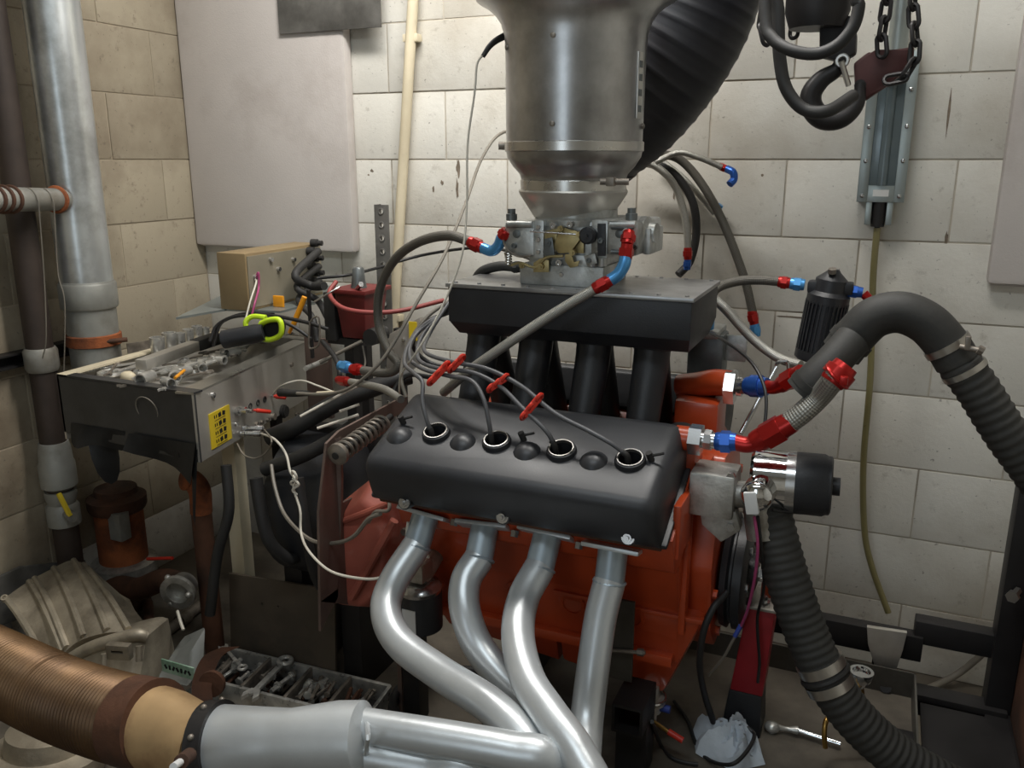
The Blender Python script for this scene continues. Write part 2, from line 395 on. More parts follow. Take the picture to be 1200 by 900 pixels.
# ================================================================== THINGS ON THE WALLS
def panel(name, label, a, b, th, m):
    t = Thing(name, label, 'panel'); p = MB(); p.span((a.x, YB - th - .003, a.z), (b.x, YB - .003, b.z), bev=.014); t.part('padding', p, m)
    s = MB(); s.span((a.x + .01, YB - th * .55, a.z - .004), (b.x - .01, YB - th * .42, b.z + .002)); t.part('seam', s, M_pad)
    return t.done()
pa = A(243, 287, 2.35); pb = A(414, 300, 2.35)
panel('acoustic_panel', 'large grey fabric padded panel beside the room corner', V((XL + .004, 0, pb.z + .01)), V((pb.x, 0, 2.5)), .045, M_pad)
pr_ = A(1156, 333, 2.36)
panel('acoustic_panel', 'grey padded panel right of the sight gauge', V((pr_.x, 0, pr_.z)), V((pr_.x + .6, 0, 2.5)), .04, M_pad)
s0 = A(328, 40, 2.345); s1 = A(447, 39, 2.345)
sh = MB(); sh.span((s0.x, 2.342, s0.z), (s1.x, 2.348, 2.3)); shd = Thing('sheet_metal_plate', 'dark grey sheet hung over the padded panel', 'plate')
shd.part('sheet', sh, M_slate)
b = MB(); b.cyl((s0.x + .33, 2.338, s0.z + .12), (s0.x + .33, 2.344, s0.z + .12), .012, n=12); shd.part('rivet', b, M_slate)
b = MB(); b.span((s1.x - .08, 2.346, 2.2), (s1.x - .05, 2.399, 2.29)); shd.part('bracket', b, M_darkiron); shd.done()
# cream conduit
p = MB(); a_ = A(484, 0, 2.37); b_ = A(463, 352, 2.37); d_ = (a_ - b_).normalized(); p.cyl(b_ - d_ * .45, a_ + d_ * .5, W(6.5, a_)); 
t = Thing('conduit_pipe', 'thin cream plastic conduit running up the block wall', 'pipe'); t.part('tube', p, M_pvc)
for z in (1.75, .9):
    q = b_ + d_ * ((z - b_.z) / d_.z); s = MB(); s.box(q + V((0, .008, 0)), (.05, .03, .022), bev=.003); t.part('pipe_clip', s, M_pvc)
t.done()
# perforated strut
t = Thing('perforated_strut', 'dark perforated steel upright standing before the conduit', 'strut')
q0 = A(452, 240, 2.27); q1 = A(447, 352, 2.27); w_ = W(19, q0); xm = (q0.x + q1.x) / 2
p = MB(); p.span((xm - w_ / 2, 2.265, .02), (xm + w_ / 2, 2.27, q0.z)); web = t.part('web', p, M_slate)
p = MB(); p.span((xm - w_ / 2, 2.27, .02), (xm - w_ / 2 + .004, 2.30, q0.z)); t.part('side_flange', p, M_slate); hc = MB()
k = 0; z = q0.z - .02
while z > .6:
    r_ = MB(); r_.torus((xm, 2.2645, z), (0, 1, 0), .0085, .0018, 14, 6); t.part('hole_rim', r_, M_slate); hc.cyl((xm, 2.255, z), (xm, 2.28, z), .0075, n=14); z -= .0405
cut(web, hc)
p = MB(); p.box((xm, 2.28, .012), (.12, .1, .02), bev=.003); t.part('foot', p, M_darkiron); t.done()
# ---- galvanised exhaust stack on the left wall
SX, SY = -2.12, 1.775; SR = .0715
zz = lambda py: AX(105, py, SX).z
t = Thing('exhaust_stack', 'wide galvanised exhaust stack rising along the left wall', 'pipe')
p = MB(); p.lathe((SX, SY, 0), (0, 0, 1), [(zz(352), SR), (2.6, SR)], 32); t.part('stack_tube', p, M_galv)
p = MB(); p.lathe((SX, SY, 0), (0, 0, 1), [(zz(470), SR * .98), (zz(332), SR * .98), (zz(330), SR * 1.04), (zz(328), SR * 1.02)], 32); t.part('lower_tube', p, M_galvband)
p = MB(); p.lathe((SX, SY, 0), (0, 0, 1), [(zz(360), SR * 1.06), (zz(358), SR * 1.1), (zz(332), SR * 1.1), (zz(330), SR * 1.06)], 32); t.part('sleeve', p, M_galvband)
p = MB(); p.lathe((SX, SY, 0), (0, 0, 1), [(zz(405), SR * 1.0), (zz(404), SR * 1.07), (zz(392), SR * 1.07), (zz(391), SR * 1.0)], 32); t.part('rusty_clamp', p, M_rust)
p = MB(); p.box((SX - .07, SY + .06, zz(398)), (.11, .02, .03), bev=.003); t.part('wall_bracket', p, M_rust)
p = MB(); p.cyl((SX + .065, SY - .02, zz(398)), (SX + .1, SY + .03, zz(398)), .007); t.part('clamp_bolt', p, M_rustdark)
# branch pipe, runs towards the viewer's left
e0 = A(97, 235, 1.72); e1 = A(-60, 235, 1.70)
br = W(13, e0); p = MB(); e0 = V((SX + .01, SY - .03, e0.z)); e1 = V((e0.x - .0, e0.y, e0.z)) + (A(-160, 233, 1.1) - e0)
p.cyl(e0, e1, br, n=20); bp = t.part('branch_pipe', p, M_galvband)
dr = (e1 - e0).normalized()
p = MB(); p.torus(e0 + dr * (SR - .012), dr, br * 1.03, .007, 20, 8); t.part('rusty_weld', p, M_rust, bp)
for k, s_ in enumerate((.24, .27, .30)):
    p = MB(); p.torus(e0 + dr * s_, dr, br * 1.02, .006, 20, 8); t.part('band_clamp', p, M_rustdark, bp)
t.done()
# ---- sooty brown riser
RX, RY = -2.165, 1.63
zr = lambda py: AX(60, py, RX).z
t = Thing('riser_pipe', 'sooty brown vertical pipe left of the galvanised stack', 'pipe')
p = MB(); p.cyl((RX, RY, .01), (RX, RY, 2.6), .036, n=20); t.part('pipe_tube', p, M_brownpipe)
p = MB(); p.lathe((RX, RY, 0), (0, 0, 1), [(zr(432), .04), (zr(428), .045), (zr(408), .045), (zr(404), .04)], 20); t.part('rail_clamp', p, M_galvband)
p = MB(); p.lathe((RX, RY, 0), (0, 0, 1), [(zr(575), .04), (zr(572), .05), (zr(545), .05), (zr(541), .046), (zr(525), .044), (zr(518), .04)], 20); t.part('coupling', p, M_galvband)
p = MB(); p.lathe((RX, RY, 0), (0, 0, 1), [(zr(622), .036), (zr(620), .046), (zr(598), .046), (zr(594), .038), (zr(585), .044), (zr(578), .044)], 20)
p.cyl((RX, RY, zr(603)), (RX + .075, RY - .03, zr(603)), .016); vb = t.part('valve_body', p, M_galvband)
p = MB(); p.box((RX + .055, RY - .035, zr(588)), (.012, .012, .075), rot=Matrix.Rotation(-.5, 3, 'Y'), bev=.003); t.part('valve_handle', p, M_yellow, vb)
p = MB(); p.lathe((RX, RY, 0), (0, 0, 1), [(0, .07), (.014, .07), (.02, .036)], 20); t.part('floor_flange', p, M_rustdark); t.done()
# ---- strut channel on left wall
t = Thing('strut_channel', 'black steel strut channel fixed along the left wall behind the pipes', 'rail')
z0 = zr(418); p = MB(); p.span((XL + .001, .7, z0 - .02), (XL + .008, 1.9, z0 + .02)); p.span((XL + .001, .7, z0 + .015), (XL + .042, 1.9, z0 + .02)); p.span((XL + .001, .7, z0 - .02), (XL + .042, 1.9, z0 - .015)); t.part('channel', p, M_darkiron)
for y in (1.1, 1.48, 1.87):
    p = MB(); p.lathe((XL + .008, y, z0), (1, 0, 0), [(0, .009), (.012, .009)], 6); t.part('bolt', p, M_nickel)
t.done()
def on_branch(px):   # a spot on the branch pipe's top at this column
    best = min((e0.lerp(e1, k / 400) for k in range(401)), key=lambda q: abs(600 + FPX * (q - CAM).dot(RT) / (q - CAM).dot(FW) - px))
    n_ = V((dr.y, -dr.x, 0)).normalized()
    if n_.dot(CAM - best) < 0: n_ = -n_
    return best, n_
c_, nb_ = on_branch(30); yf = (c_ + nb_ * (br + .004)).y
solo('steel_wire', MB().tube([c_ - nb_ * .012 + V((0, 0, br * .97)), c_ + nb_ * br * .6 + V((0, 0, br * .85)), c_ + nb_ * (br + .003), c_ + nb_ * (br + .003) - V((0, 0, br))] + path([(52, 330, yf), (54, 395, yf), (50, 420, yf)]), .0016, 6), M_wireg, 'thin grey wire dangling past the brown riser pipe', 'wire')
c_, nb_ = on_branch(48); yf = (c_ + nb_ * (br + .004)).y
solo('steel_wire', MB().tube([c_ - nb_ * .012 + V((0, 0, br * .97)), c_ + nb_ * br * .6 + V((0, 0, br * .85)), c_ + nb_ * (br + .003), c_ + nb_ * (br + .003) - V((0, 0, br))] + path([(68, 320, yf), (76, 360, yf), (74, 470, yf)]), .0016, 6), M_wireg, 'thin grey wire dangling between stack and riser pipe', 'wire')

# ---- sight gauge on the back wall
t = Thing('sight_gauge', 'steel framed sight gauge with glass tube on block wall', 'gauge')
gy = 2.33; T0 = A(1022, 70, gy); 
def G(px, py): return A(px, py, gy)
lean = V((.0, 0, 1))
c0 = G(1031, 237); c1 = G(1050, 60); ax_ = (c1 - c0); Lg = ax_.length; gw = .092
ux = V((1, 0, 0)); uz = ax_.normalized()
def gq(x, z, y=gy): q = c0 + ux * x + uz * z; return V((q.x, y, q.z))
def gbox(x0, x1, z0, z1, y0, y1, bev=.001):
    m = MB(); m.hull8([gq(x0, z0, y0), gq(x1, z0, y0), gq(x1, z0, y1), gq(x0, z0, y1)], [gq(x0, z1, y0), gq(x1, z1, y0), gq(x1, z1, y1), gq(x0, z1, y1)], bev); return m
hw = gw / 2 + .008
t.part('back_box', gbox(-hw, hw, 0, Lg, gy + .004, YB - .001), M_gunmetal)
fr = gbox(-hw, -hw + .024, 0, Lg, gy - .004, gy + .004)
t.part('frame_side', fr, M_gunmetal); t.part('frame_side', gbox(hw - .024, hw, 0, Lg, gy - .004, gy + .004), M_gunmetal)
t.part('frame_bottom', gbox(-hw + .024, hw - .024, 0, .04, gy - .004, gy + .004), M_gunmetal)
t.part('sight_glass', gbox(-hw + .024, hw - .024, .04, Lg, gy, gy + .004), M_glass)
m = MB(); m.cyl(gq(0, .04, gy), gq(0, Lg, gy), .012, n=12); t.part('float_tube', m, M_glass)
t.part('rating_tag', gbox(-.018, .018, .014, .03, gy - .006, gy - .004, 0), M_white)
for z_ in (.015, .098, .178, .262):
    for x_ in (-hw + .012, hw - .012):
        m = MB(); m.lathe(gq(x_, z_, gy - .004), (0, -1, 0), [(0, .0055), (.003, .005), (.0045, .002)], 10); t.part('screw', m, M_nickel)
m = MB(); m.cyl(gq(.002, Lg - .06, gy - .012), gq(.002, Lg + .12, gy - .012), .022, n=20); t.part('float_housing', m, M_gunmetal)
m = MB(); m.cyl(gq(.002, Lg + .12, gy - .012), gq(.002, Lg + .15, gy - .012), .009, n=12); t.part('brass_cap', m, M_brass)
for sx in (-1, 1): t.part('mount_ear', gbox(sx * .024 - .007, sx * .024 + .007, -.055, 0, gy - .002, YB - .001), M_gunmetal)
m = MB(); m.cyl(gq(0, -.06, gy + .012), gq(0, 0, gy + .012), .016, n=14); m.cyl(gq(0, -.075, gy + .012), gq(0, -.06, gy + .012), .007, n=10); t.part('outlet', m, M_darkiron); t.done()
q = gq(0, -.075, gy + .012)
solo('drain_hose', MB().tube([q + V((0, 0, .012))] + path([(1023, 330, 2.345), (1020, 440, 2.345), (1012, 540, 2.345), (1013, 620, 2.345), (1022, 665, 2.34), (1041, 718, 2.33)]), .0085, 10), M_amberhose, 'yellowed clear hose hanging below the sight gauge', 'hose')

# ---- chain hoist: block, hook, chains
HY = 1.85
t = Thing('lifting_hook', 'dark steel lifting hook hanging under its hoist block', 'hook')
def hp(px, py, Y=HY): return A(px, py, Y)
m = MB(); m.lathe(hp(965, -70), (0, 0, -1), [(0, .055), (.02, .06), (.125, .06), (.155, .05)], 24); hb = t.part('hoist_block', m, M_darkiron)
q = hp(965, -70); m = MB(); m.cyl(q - V((0, 0, .02)), (q.x, q.y, 2.6), .014, n=12); t.part('hanger_rod', m, M_darkiron)
m = MB(); m.cyl(hp(982, 2), hp(982, 22), .016); t.part('swivel_neck', m, M_darkiron)
m = MB(); m.prism([hp(960, 24), hp(978, 18), hp(1000, 18), hp(1004, 40), hp(1003, 62), hp(985, 72), hp(960, 66)], (0, .045, 0), .006); t.part('swivel_housing', m, M_darkiron)
hk = [(986, 64), (980, 80), (962, 92), (950, 108), (950, 124), (962, 138), (980, 140), (995, 132), (1005, 118), (1008, 96)]
m = MB(); m.tube([hp(*q) + V((0, .02, 0)) for q in hk], lambda s, L: .0105 + .011 * math.sin(math.pi * min(1, s / L * 1.05)), 12, sub=5); t.part('hook_body', m, M_darkiron)
m = MB(); m.cyl(hp(986, 72) + V((0, -.005, 0)), hp(994, 100) + V((0, .01, 0)), .0055, n=8); m.torus(hp(987, 71), (0, 1, 0), .010, .004, 12, 6); t.part('safety_latch', m, M_steel); t.done()
# lifting arm the chain passes over
t = Thing('chain_shortener', 'dark maroon chain bracket hung on the hook', 'chain bracket')
m = MB(); m.prism([hp(1000, 74, 1.87), hp(1018, 60, 1.87), hp(1026, 62, 1.87), hp(1072, 54, 1.87), hp(1070, 76, 1.87), hp(1040, 100, 1.87), hp(1012, 119, 1.87), hp(1002, 108, 1.87)], (0, .03, 0), .006); t.part('arm_plate', m, mat('maroon_paint', (76, 42, 40), .5, .2, var=.2))
m = MB(); m.cyl(hp(1008, 100, 1.865), hp(1008, 100, 1.905), .011); t.part('pivot_pin', m, M_darkiron); t.done()
def link_mesh():
    m = MB(); L, R_ = .011, .0095; pts = []
    for k in range(16):
        a = 2 * math.pi * k / 16; pts.append(V((R_ * math.cos(a), 0, R_ * math.sin(a) + (L if math.sin(a) >= 0 else -L))))
    n = len(pts)
    # closed tube
    rings = []
    for k in range(n):
        tt = (pts[(k + 1) % n] - pts[k - 1]).normalized(); u = V((0, 1, 0)); v = tt.cross(u)
        rings.append([m.bm.verts.new(pts[k] + (u * math.cos(2 * math.pi * j / 7) + v * math.sin(2 * math.pi * j / 7)) * .0042) for j in range(7)])
    for k in range(n):
        a, b2 = rings[k], rings[(k + 1) % n]
        for j in range(7): m.bm.faces.new((a[j], a[(j + 1) % 7], b2[(j + 1) % 7], b2[j]))
    me = m.mesh('link'); me.materials.append(M_darkiron); return me
LINK = link_mesh()
def chain(pts, label, s=1.0):
    pts = [V((pts[0].x, pts[0].y, 2.59)), V((pts[0].x, pts[0].y, pts[0].z + .2))] + pts
    p = resample(crom([V(q) for q in pts], 8), .031 * s)
    e = bpy.data.objects.new('chain', None); col.objects.link(e); e.location = p[-1]; e.empty_display_size = .03
    tag(e, label, 'chain')
    for i in range(len(p) - 1):
        o = bpy.data.objects.new('link', LINK); col.objects.link(o); o.parent = e
        d = (p[i + 1] - p[i]); q = d.to_track_quat('Z', 'Y') @ Matrix.Rotation(math.pi / 2 * (i % 2) + .5, 3, 'Z').to_quaternion()
        o.location = (p[i] + p[i + 1]) / 2 - p[-1]; o.rotation_mode = 'QUATERNION'; o.rotation_quaternion = q; o.scale = (s,) * 3
chain(path([(1041, -80, 1.85), (1040, -10, 1.85), (1036, 25, 1.85), (1032, 50, 1.85), (1034, 64, 1.85)]), 'dark link chain ending at the maroon chain bracket')
chain(path([(1068, -80, 1.85), (1070, 10, 1.85), (1073, 60, 1.85), (1066, 82, 1.85), (1052, 96, 1.85), (1040, 94, 1.85)]), 'dark link chain looped around the maroon bracket tip')
chain(path([(933, -80, 1.95), (934, 0, 1.95), (930, 42, 1.95)]), 'short dark chain hanging between the black cables and hook')
chain(path([(893, -80, 1.79), (896, 10, 1.79), (893, 35, 1.79), (898, 50, 1.79)]), 'short dark chain hanging left of the black cables')
solo('hoist_cable', MB().tube([V((A(913, -90, 1.72).x, 1.72, 2.59))] + path([(913, -90, 1.72), (912, 20, 1.72), (914, 70, 1.72), (922, 105, 1.72), (942, 128, 1.72), (970, 130, 1.72), (1000, 112, 1.78)]), W(7.5, A(912, 20, 1.72)), 14), M_rubber, 'thick black cable looping down to the hook tip', 'cable')
solo('hoist_cable', MB().tube([V((A(1008, -80, 1.66).x, 1.66, 2.59))] + path([(1008, -80, 1.66), (1006, 10, 1.66), (990, 45, 1.66), (962, 62, 1.66), (930, 60, 1.66), (905, 45, 1.675), (897, 20, 1.685), (896, -80, 1.70)]), W(7, A(912, 20, 1.7)), 14), M_rubber, 'thick black cable hanging in a loop across the hoist block', 'cable')

# flaked and smudged paint spots on the back wall
WALL = bpy.data.objects['wall_back']
random.seed(9)
for px, py, wx, hx_ in ((537, 196, .008, .03), (536, 222, .005, .04), (436, 200, .007, .006), (432, 205, .004, .004), (508, 222, .005, .012), (518, 214, .006, .008), (1108, 285, .004, .05), (1112, 130, .003, .06), (893, 205, .004, .004), (790, 230, .004, .012), (935, 372, .05, .003)):
    c = A(px, py, YB); b = MB(); n_ = 12
    b.prism([(c.x + wx * random.uniform(.5, 1.2) * math.cos(k * 2 * math.pi / n_), YB - .0006, c.z + hx_ * random.uniform(.5, 1.2) * math.sin(k * 2 * math.pi / n_)) for k in range(n_)], (0, .003, 0))
    mkobj('paint_chip', b, M_chip, WALL)
# ================================================================== ENGINE
YC = 1.625; CZ = .565
HX = [-.735, -.611, -.486, -.362]
n2z = A(815, 515, 1.45).z
t = Thing('engine', 'orange vee eight engine with black valve cover', 'engine')
X0, X1 = -.83, -.285
def yz(poly, xa, xb, bev=0):
    m = MB(); m.prism([(xa, y, z) for y, z in poly], (xb - xa, 0, 0), bev); return m
mir = lambda P: [(2 * YC - y, z) for y, z in P][::-1]
block = [(1.40, .70), (1.545, .80), (1.60, .78), (1.65, .78), (1.705, .80), (1.85, .70), (1.80, .58), (1.79, .46), (1.46, .46), (1.45, .58)]
t.part('engine_block', yz(block, X0 + .01, X1, .008), M_orange)
head = [(1.325, .775), (1.485, .865), (1.555, .80), (1.40, .695), (1.355, .70)]
hd = t.part('cylinder_head', yz(head, X0, X1 + .005, .006), M_orange)
t.part('cylinder_head', yz(mir(head), X0, X1 + .005, .006), M_orange)
# block side detail
for x in (-.74, -.62, -.5, -.38):
    m = MB(); m.lathe((x, 1.452, .545), (0, -1, -.15), [(0, .026), (.004, .026), (.004, .02), (-.001, .019)], 20); t.part('core_plug', m, M_orange)
m = MB(); m.box(((X0 + X1) / 2, 1.455, .47), (X1 - X0 - .02, .03, .022), bev=.004); t.part('pan_rail', m, M_orange)
# oil pan with deep front sump
pan = MB()
pan.hull8([(-.80, 1.49, .41), (-.54, 1.49, .385), (-.54, 1.76, .385), (-.80, 1.76, .41)], [(-.815, 1.465, .462), (-.54, 1.465, .462), (-.54, 1.785, .462), (-.815, 1.785, .462)], .006)
pan.hull8([(-.53, 1.475, .395), (-.315, 1.475, .375), (-.315, 1.77, .375), (-.53, 1.77, .395)], [(-.542, 1.448, .565), (-.242, 1.448, .565), (-.242, 1.80, .565), (-.542, 1.80, .565)], .016)
pan.box((-.39, 1.452, .566), (.30, .016, .010), bev=.003)
t.part('oil_pan', pan, M_orange)
# timing cover and front casting
tc = [(1.47, .66), (1.50, .52), (1.56, .455), (1.69, .455), (1.75, .52), (1.78, .66), (1.74, .80), (1.70, .86), (1.55, .86), (1.50, .80)]
t.part('timing_cover', yz(tc, X1 - .002, -.235, .008), M_orange)
m = MB(); m.box((-.281, 1.452, .665), (.014, .03, .26), bev=.005); m.box((-.262, 1.525, .70), (.05, .05, .28), bev=.012); m.box((-.281, 1.40, .78), (.014, .1, .1), bev=.004); t.part('water_passage', m, M_orange)
m = MB(); m.box((-.30, 1.50, .87), (.05, .07, .07), bev=.015); m.cyl((-.31, 1.45, n2z), (-.283, 1.45, n2z), .022, n=18); m.box((-.28, 1.53, .82), (.05, .06, .09), bev=.016); t.part('water_neck', m, M_orange)
# upper thermostat crossover behind
m = MB(); m.tube([(-.365, 1.72, .94), (-.33, 1.71, .95), (-.29, 1.69, .965), (-.255, 1.68, .968)], .027, 18); m.box((-.32, 1.72, .90), (.09, .1, .07), bev=.012); m.box((-.315, 1.69, .875), (.09, .1, .12), bev=.012); t.part('coolant_crossover', m, M_orange)
m = MB(); m.lathe((-.325, 1.56, .875), (0, 0, 1), [(0, .022), (.03, .022), (.034, .018)], 18); t.part('rubber_cap', m, M_rubber)
m = MB(); m.box((-.54, 1.625, .80), (.5, .22, .06), bev=.01); t.part('lifter_valley', m, M_alu)
# front bolts on the block end
for (y, z) in ((1.50, .60), (1.56, .49), (1.69, .49), (1.75, .60), (1.72, .78), (1.53, .78)):
    m = MB(); m.lathe((-.235, y, z), (1, 0, 0), [(0, .009), (.008, .009)], 6); t.part('cover_bolt', m, M_orange)
# ---- valve cover
prof = [(1.300, .770), (1.288, .776), (1.276, .79), (1.264, .815), (1.252, .846), (1.2505, .856), (1.2535, .865), (1.262, .8735), (1.35, .910), (1.432, .943), (1.444, .945), (1.455, .940), (1.484, .885), (1.492, .872)]
vc = MB()
n = len(prof)
CX0, CX1 = -.853, -.293
def ring_at(x, k):  # k shrinks the profile towards the flange line
    out = []
    for i, (y, z) in enumerate(prof):
        t_ = i / (n - 1); fy = 1.296 + (1.492 - 1.296) * t_; fz = .778 + (.872 - .778) * t_
        out.append(V((x, fy + (y - fy) * k, fz + (z - fz) * k)))
    return out
rows = [ring_at(CX0 + dx_, k_) for dx_, k_ in ((.0, .45), (.002, .74), (.006, .88), (.012, .95), (.02, .985), (.032, 1.0))]
rows += [ring_at(CX1 - dx_, k_) for dx_, k_ in ((.032, 1.0), (.02, .985), (.012, .95), (.006, .88), (.002, .74), (.0, .45))]
vr = [[vc.bm.verts.new(p) for p in r] for r in rows]
for a, b in zip(vr, vr[1:]):
    for i in range(n - 1): vc.bm.faces.new((a[i], a[i + 1], b[i + 1], b[i]))
for a, b in zip(vr, vr[1:]): vc.bm.faces.new((a[0], b[0], b[-1], a[-1]))
vc.bm.faces.new(vr[0]); vc.bm.faces.new(vr[-1][::-1])
vcov = t.part('valve_cover', vc, M_cover)
m = MB()
fd = V((0, .196, .094)).normalized(); fn = V((0, -fd.z, fd.y))
fc = V(((CX0 + CX1) / 2, 1.394, .825)); Rm = Matrix((V((1, 0, 0)), fd, fn)).transposed()
m.box(fc - fn * .006, (CX1 - CX0 + .018, .216, .011), rot=Rm, bev=.005); t.part('cover_flange', m, M_cover, vcov)
m = MB(); m.box(fc - fn * .018, (CX1 - CX0 - .006, .205, .012), rot=Rm, bev=.002); t.part('gasket_rail', m, M_rustdark, vcov)
sl = V((0, .184, .074)).normalized(); sn = V((0, -sl.z, sl.y))
def on_face(x, y): return V((x, y, .872 + (y - 1.256) * (.946 - .872) / (1.44 - 1.256)))
hc = MB()
for x in HX: hc.cyl(on_face(x, 1.335) - sn * .055, on_face(x, 1.335) + sn * .03, .0213, n=28)
cut(vcov, hc)
for i, x in enumerate(HX):
    c = on_face(x, 1.335)
    m = MB(); m.lathe(c - sn * .004, sn, [(0, .0275), (.008, .027), (.012, .0255), (.013, .0235), (.008, .0228), (.005, .0225)], 24, caps=False)
    tb = t.part('plug_tube_seal', m, M_black, vcov)
    m = MB(); m.lathe(c + sn * .0075, sn, [(-.002, .0226), (.003, .0226), (.003, .0206), (.0, .0203), (-.003, .0203)], 24, caps=False); t.part('plug_tube_rim', m, M_steel, tb)
    m = MB(); m.lathe(c, sn, [(.006, .0204), (-.054, .0204), (-.054, .0002)], 24, caps=False); t.part('plug_tube_bore', m, M_black, tb)
for x in (-.805, -.675, -.548, -.424):
    c = on_face(x, 1.325 if x > -.8 else 1.318); m = MB(); m.ball(c - sn * .016, .0295, n=22); t.part('rocker_dome', m, M_cover, vcov)
for x, y in ((-.815, 1.352), (-.565, 1.352), (-.328, 1.345)):
    c = on_face(x, y); m = MB(); m.cyl(c, c + sn * .016 + V((-.004, 0, 0)), .006, n=10); m.cyl(c + sn * .01, c + sn * .014 + V((.022, 0, .004)), .0025, n=6); t.part('wire_stand', m, M_rubber, vcov)
for q_ in ((474, 589), (589, 606), (736, 630)):
    c = A(*q_, 1.277); m = MB(); m.cyl(c + V((0, .03, -.004)), c + V((0, -.001, .0)), .0135, n=16); bs = t.part('bolt_boss', m, M_cover, vcov)
    m = MB(); m.lathe(c, (0, -.9, .25), [(0, .0115), (.002, .0115), (.002, .0075), (.008, .0075), (.008, .004), (.013, .004)], 14); t.part('cover_bolt', m, M_nickel, bs)
# second (far) valve cover, seen only through the runners
m = MB(); m.prism([(CX0, 2 * YC - y, z) for y, z in prof], (CX1 - CX0, 0, 0), .004); t.part('valve_cover', m, M_black)
# hex plugs (water outlets)
def hexnut(p, ax, r, L): m = MB(); m.lathe(p, ax, [(0, r), (.001, r), (L, r)], 6); return m
n1 = A(855, 453, 1.68); n2 = A(815, 515, 1.45)
t.part('hex_fitting', hexnut(n1 - V((.008, 0, 0)), (1, 0, 0), .036, .02), M_nickel)
t.part('hex_fitting', hexnut(n2 - V((.010, 0, 0)), (1, 0, 0), .028, .022), M_nickel)
t.done()
ENG = t.e
# ---- aluminium pump housing on front
t = Thing('water_pump_adapter', 'cast aluminium pump adapter bolted on the engine front', 'pump housing')
def P15(px, py, Y=1.50): return A(px, py, Y)
m = MB(); m.span(P15(808, 553, 1.42), V((P15(858, 606, 1.42).x, 1.50, P15(825, 606, 1.42).z)), bev=.006); t.part('housing', m, M_alu)
m = MB(); m.prism([A(820, 600, 1.43), A(862, 600, 1.43), A(868, 622, 1.43), A(845, 636, 1.43), A(822, 615, 1.43)], (0, .03, 0), .004); t.part('lower_lug', m, M_alu)
m = MB(); m.cyl(A(835, 578, 1.45), A(890, 580, 1.47), .024, n=18); t.part('outlet_neck', m, M_alu)
for q in ((856, 617), (857, 558), (814, 558)):
    m = MB(); m.lathe(A(*q, 1.43), (0, -1, 0), [(-.002, .008), (.007, .008)], 6); t.part('bolt', m, M_nickel)
t.done()
# ---- electric water pump
t = Thing('electric_water_pump', 'polished electric water pump with black motor can', 'pump')
pc = A(880, 560, 1.50); px_ = V((1, .06, .02)).normalized(); k_ = A(976, 562, 1.50); Lp = (k_ - pc).length; rp = W(36, pc)
m = MB(); m.lathe(pc, px_, [(0, rp * .55), (0, rp * .85), (.006, rp * .95), (Lp * .44, rp * .95), (Lp * .44, rp)], 32); t.part('chrome_body', m, M_chrome)
m = MB(); m.lathe(pc + px_ * Lp * .44, px_, [(0, rp), (Lp * .11, rp), (Lp * .11, rp * .98)], 32); t.part('steel_band', m, M_nickel)
m = MB(); m.lathe(pc + px_ * Lp * .55, px_, [(0, rp * .99), (Lp * .34, rp * .99), (Lp * .38, rp * .93), (Lp * .42, rp * .93), (Lp * .44, rp * .85)], 32); mc = t.part('motor_can', m, M_black)
m = MB(); m.lathe(pc + px_ * Lp * .985, px_, [(0, .016), (.014, .016), (.014, .006)], 16); t.part('end_bearing', m, M_black, mc)
q = A(892, 575, 1.45); m = MB(); m.cyl(q + V((0, .02, 0)), q + V((-.004, -.03, 0)), .028, n=20); m.ball(q + V((-.004, -.03, 0)), .027, (1, .5, 1)); t.part('inlet_port', m, M_chrome)
m = MB(); m.cyl(pc + V((.015, -.02, -.03)), pc + V((.03, -.03, -.10)), .026, n=18); t.part('lower_port', m, M_alu)
t.done()
q = A(881, 588, 1.415); solo('wire_connector', MB().box(q, (.022, .02, .04), rot=Matrix.Rotation(-.2, 3, 'Y'), bev=.003), M_white, 'small white plastic wire connector under the chrome pump', 'connector')
solo('pump_cable', MB().tube(path([(972, 592, 1.52), (955, 601, 1.5), (925, 600, 1.47), (905, 598, 1.44)]), .003, 8), M_wireb, 'black cable curving under the pump motor', 'cable')
# ---- harmonic balancer
t = Thing('harmonic_balancer', 'black harmonic balancer pulley on the crank nose', 'pulley')
bc = V((-.228, 1.62, .60))
m = MB(); m.lathe(bc, (1, 0, 0), [(0, .10), (0, .112), (.012, .116), (.016, .104), (.02, .104), (.024, .116), (.04, .116), (.044, .108), (.044, .05), (.036, .045)], 40); t.part('rim', m, M_black)
m = MB(); m.lathe(bc + V((.036, 0, 0)), (1, 0, 0), [(0, .04), (.02, .036), (.024, .02)], 24); hb = t.part('hub', m, M_black)
m = MB(); m.lathe(bc + V((.058, 0, 0)), (1, 0, 0), [(0, .015), (.016, .015)], 6); t.part('crank_bolt', m, M_nickel, hb)
for k in range(6):
    a = k * math.pi / 3; m = MB(); m.lathe(bc + V((.042, .07 * math.cos(a), .07 * math.sin(a))), (1, 0, 0), [(0, .008), (.008, .008)], 6); t.part('pulley_bolt', m, M_nickel)
t.done()
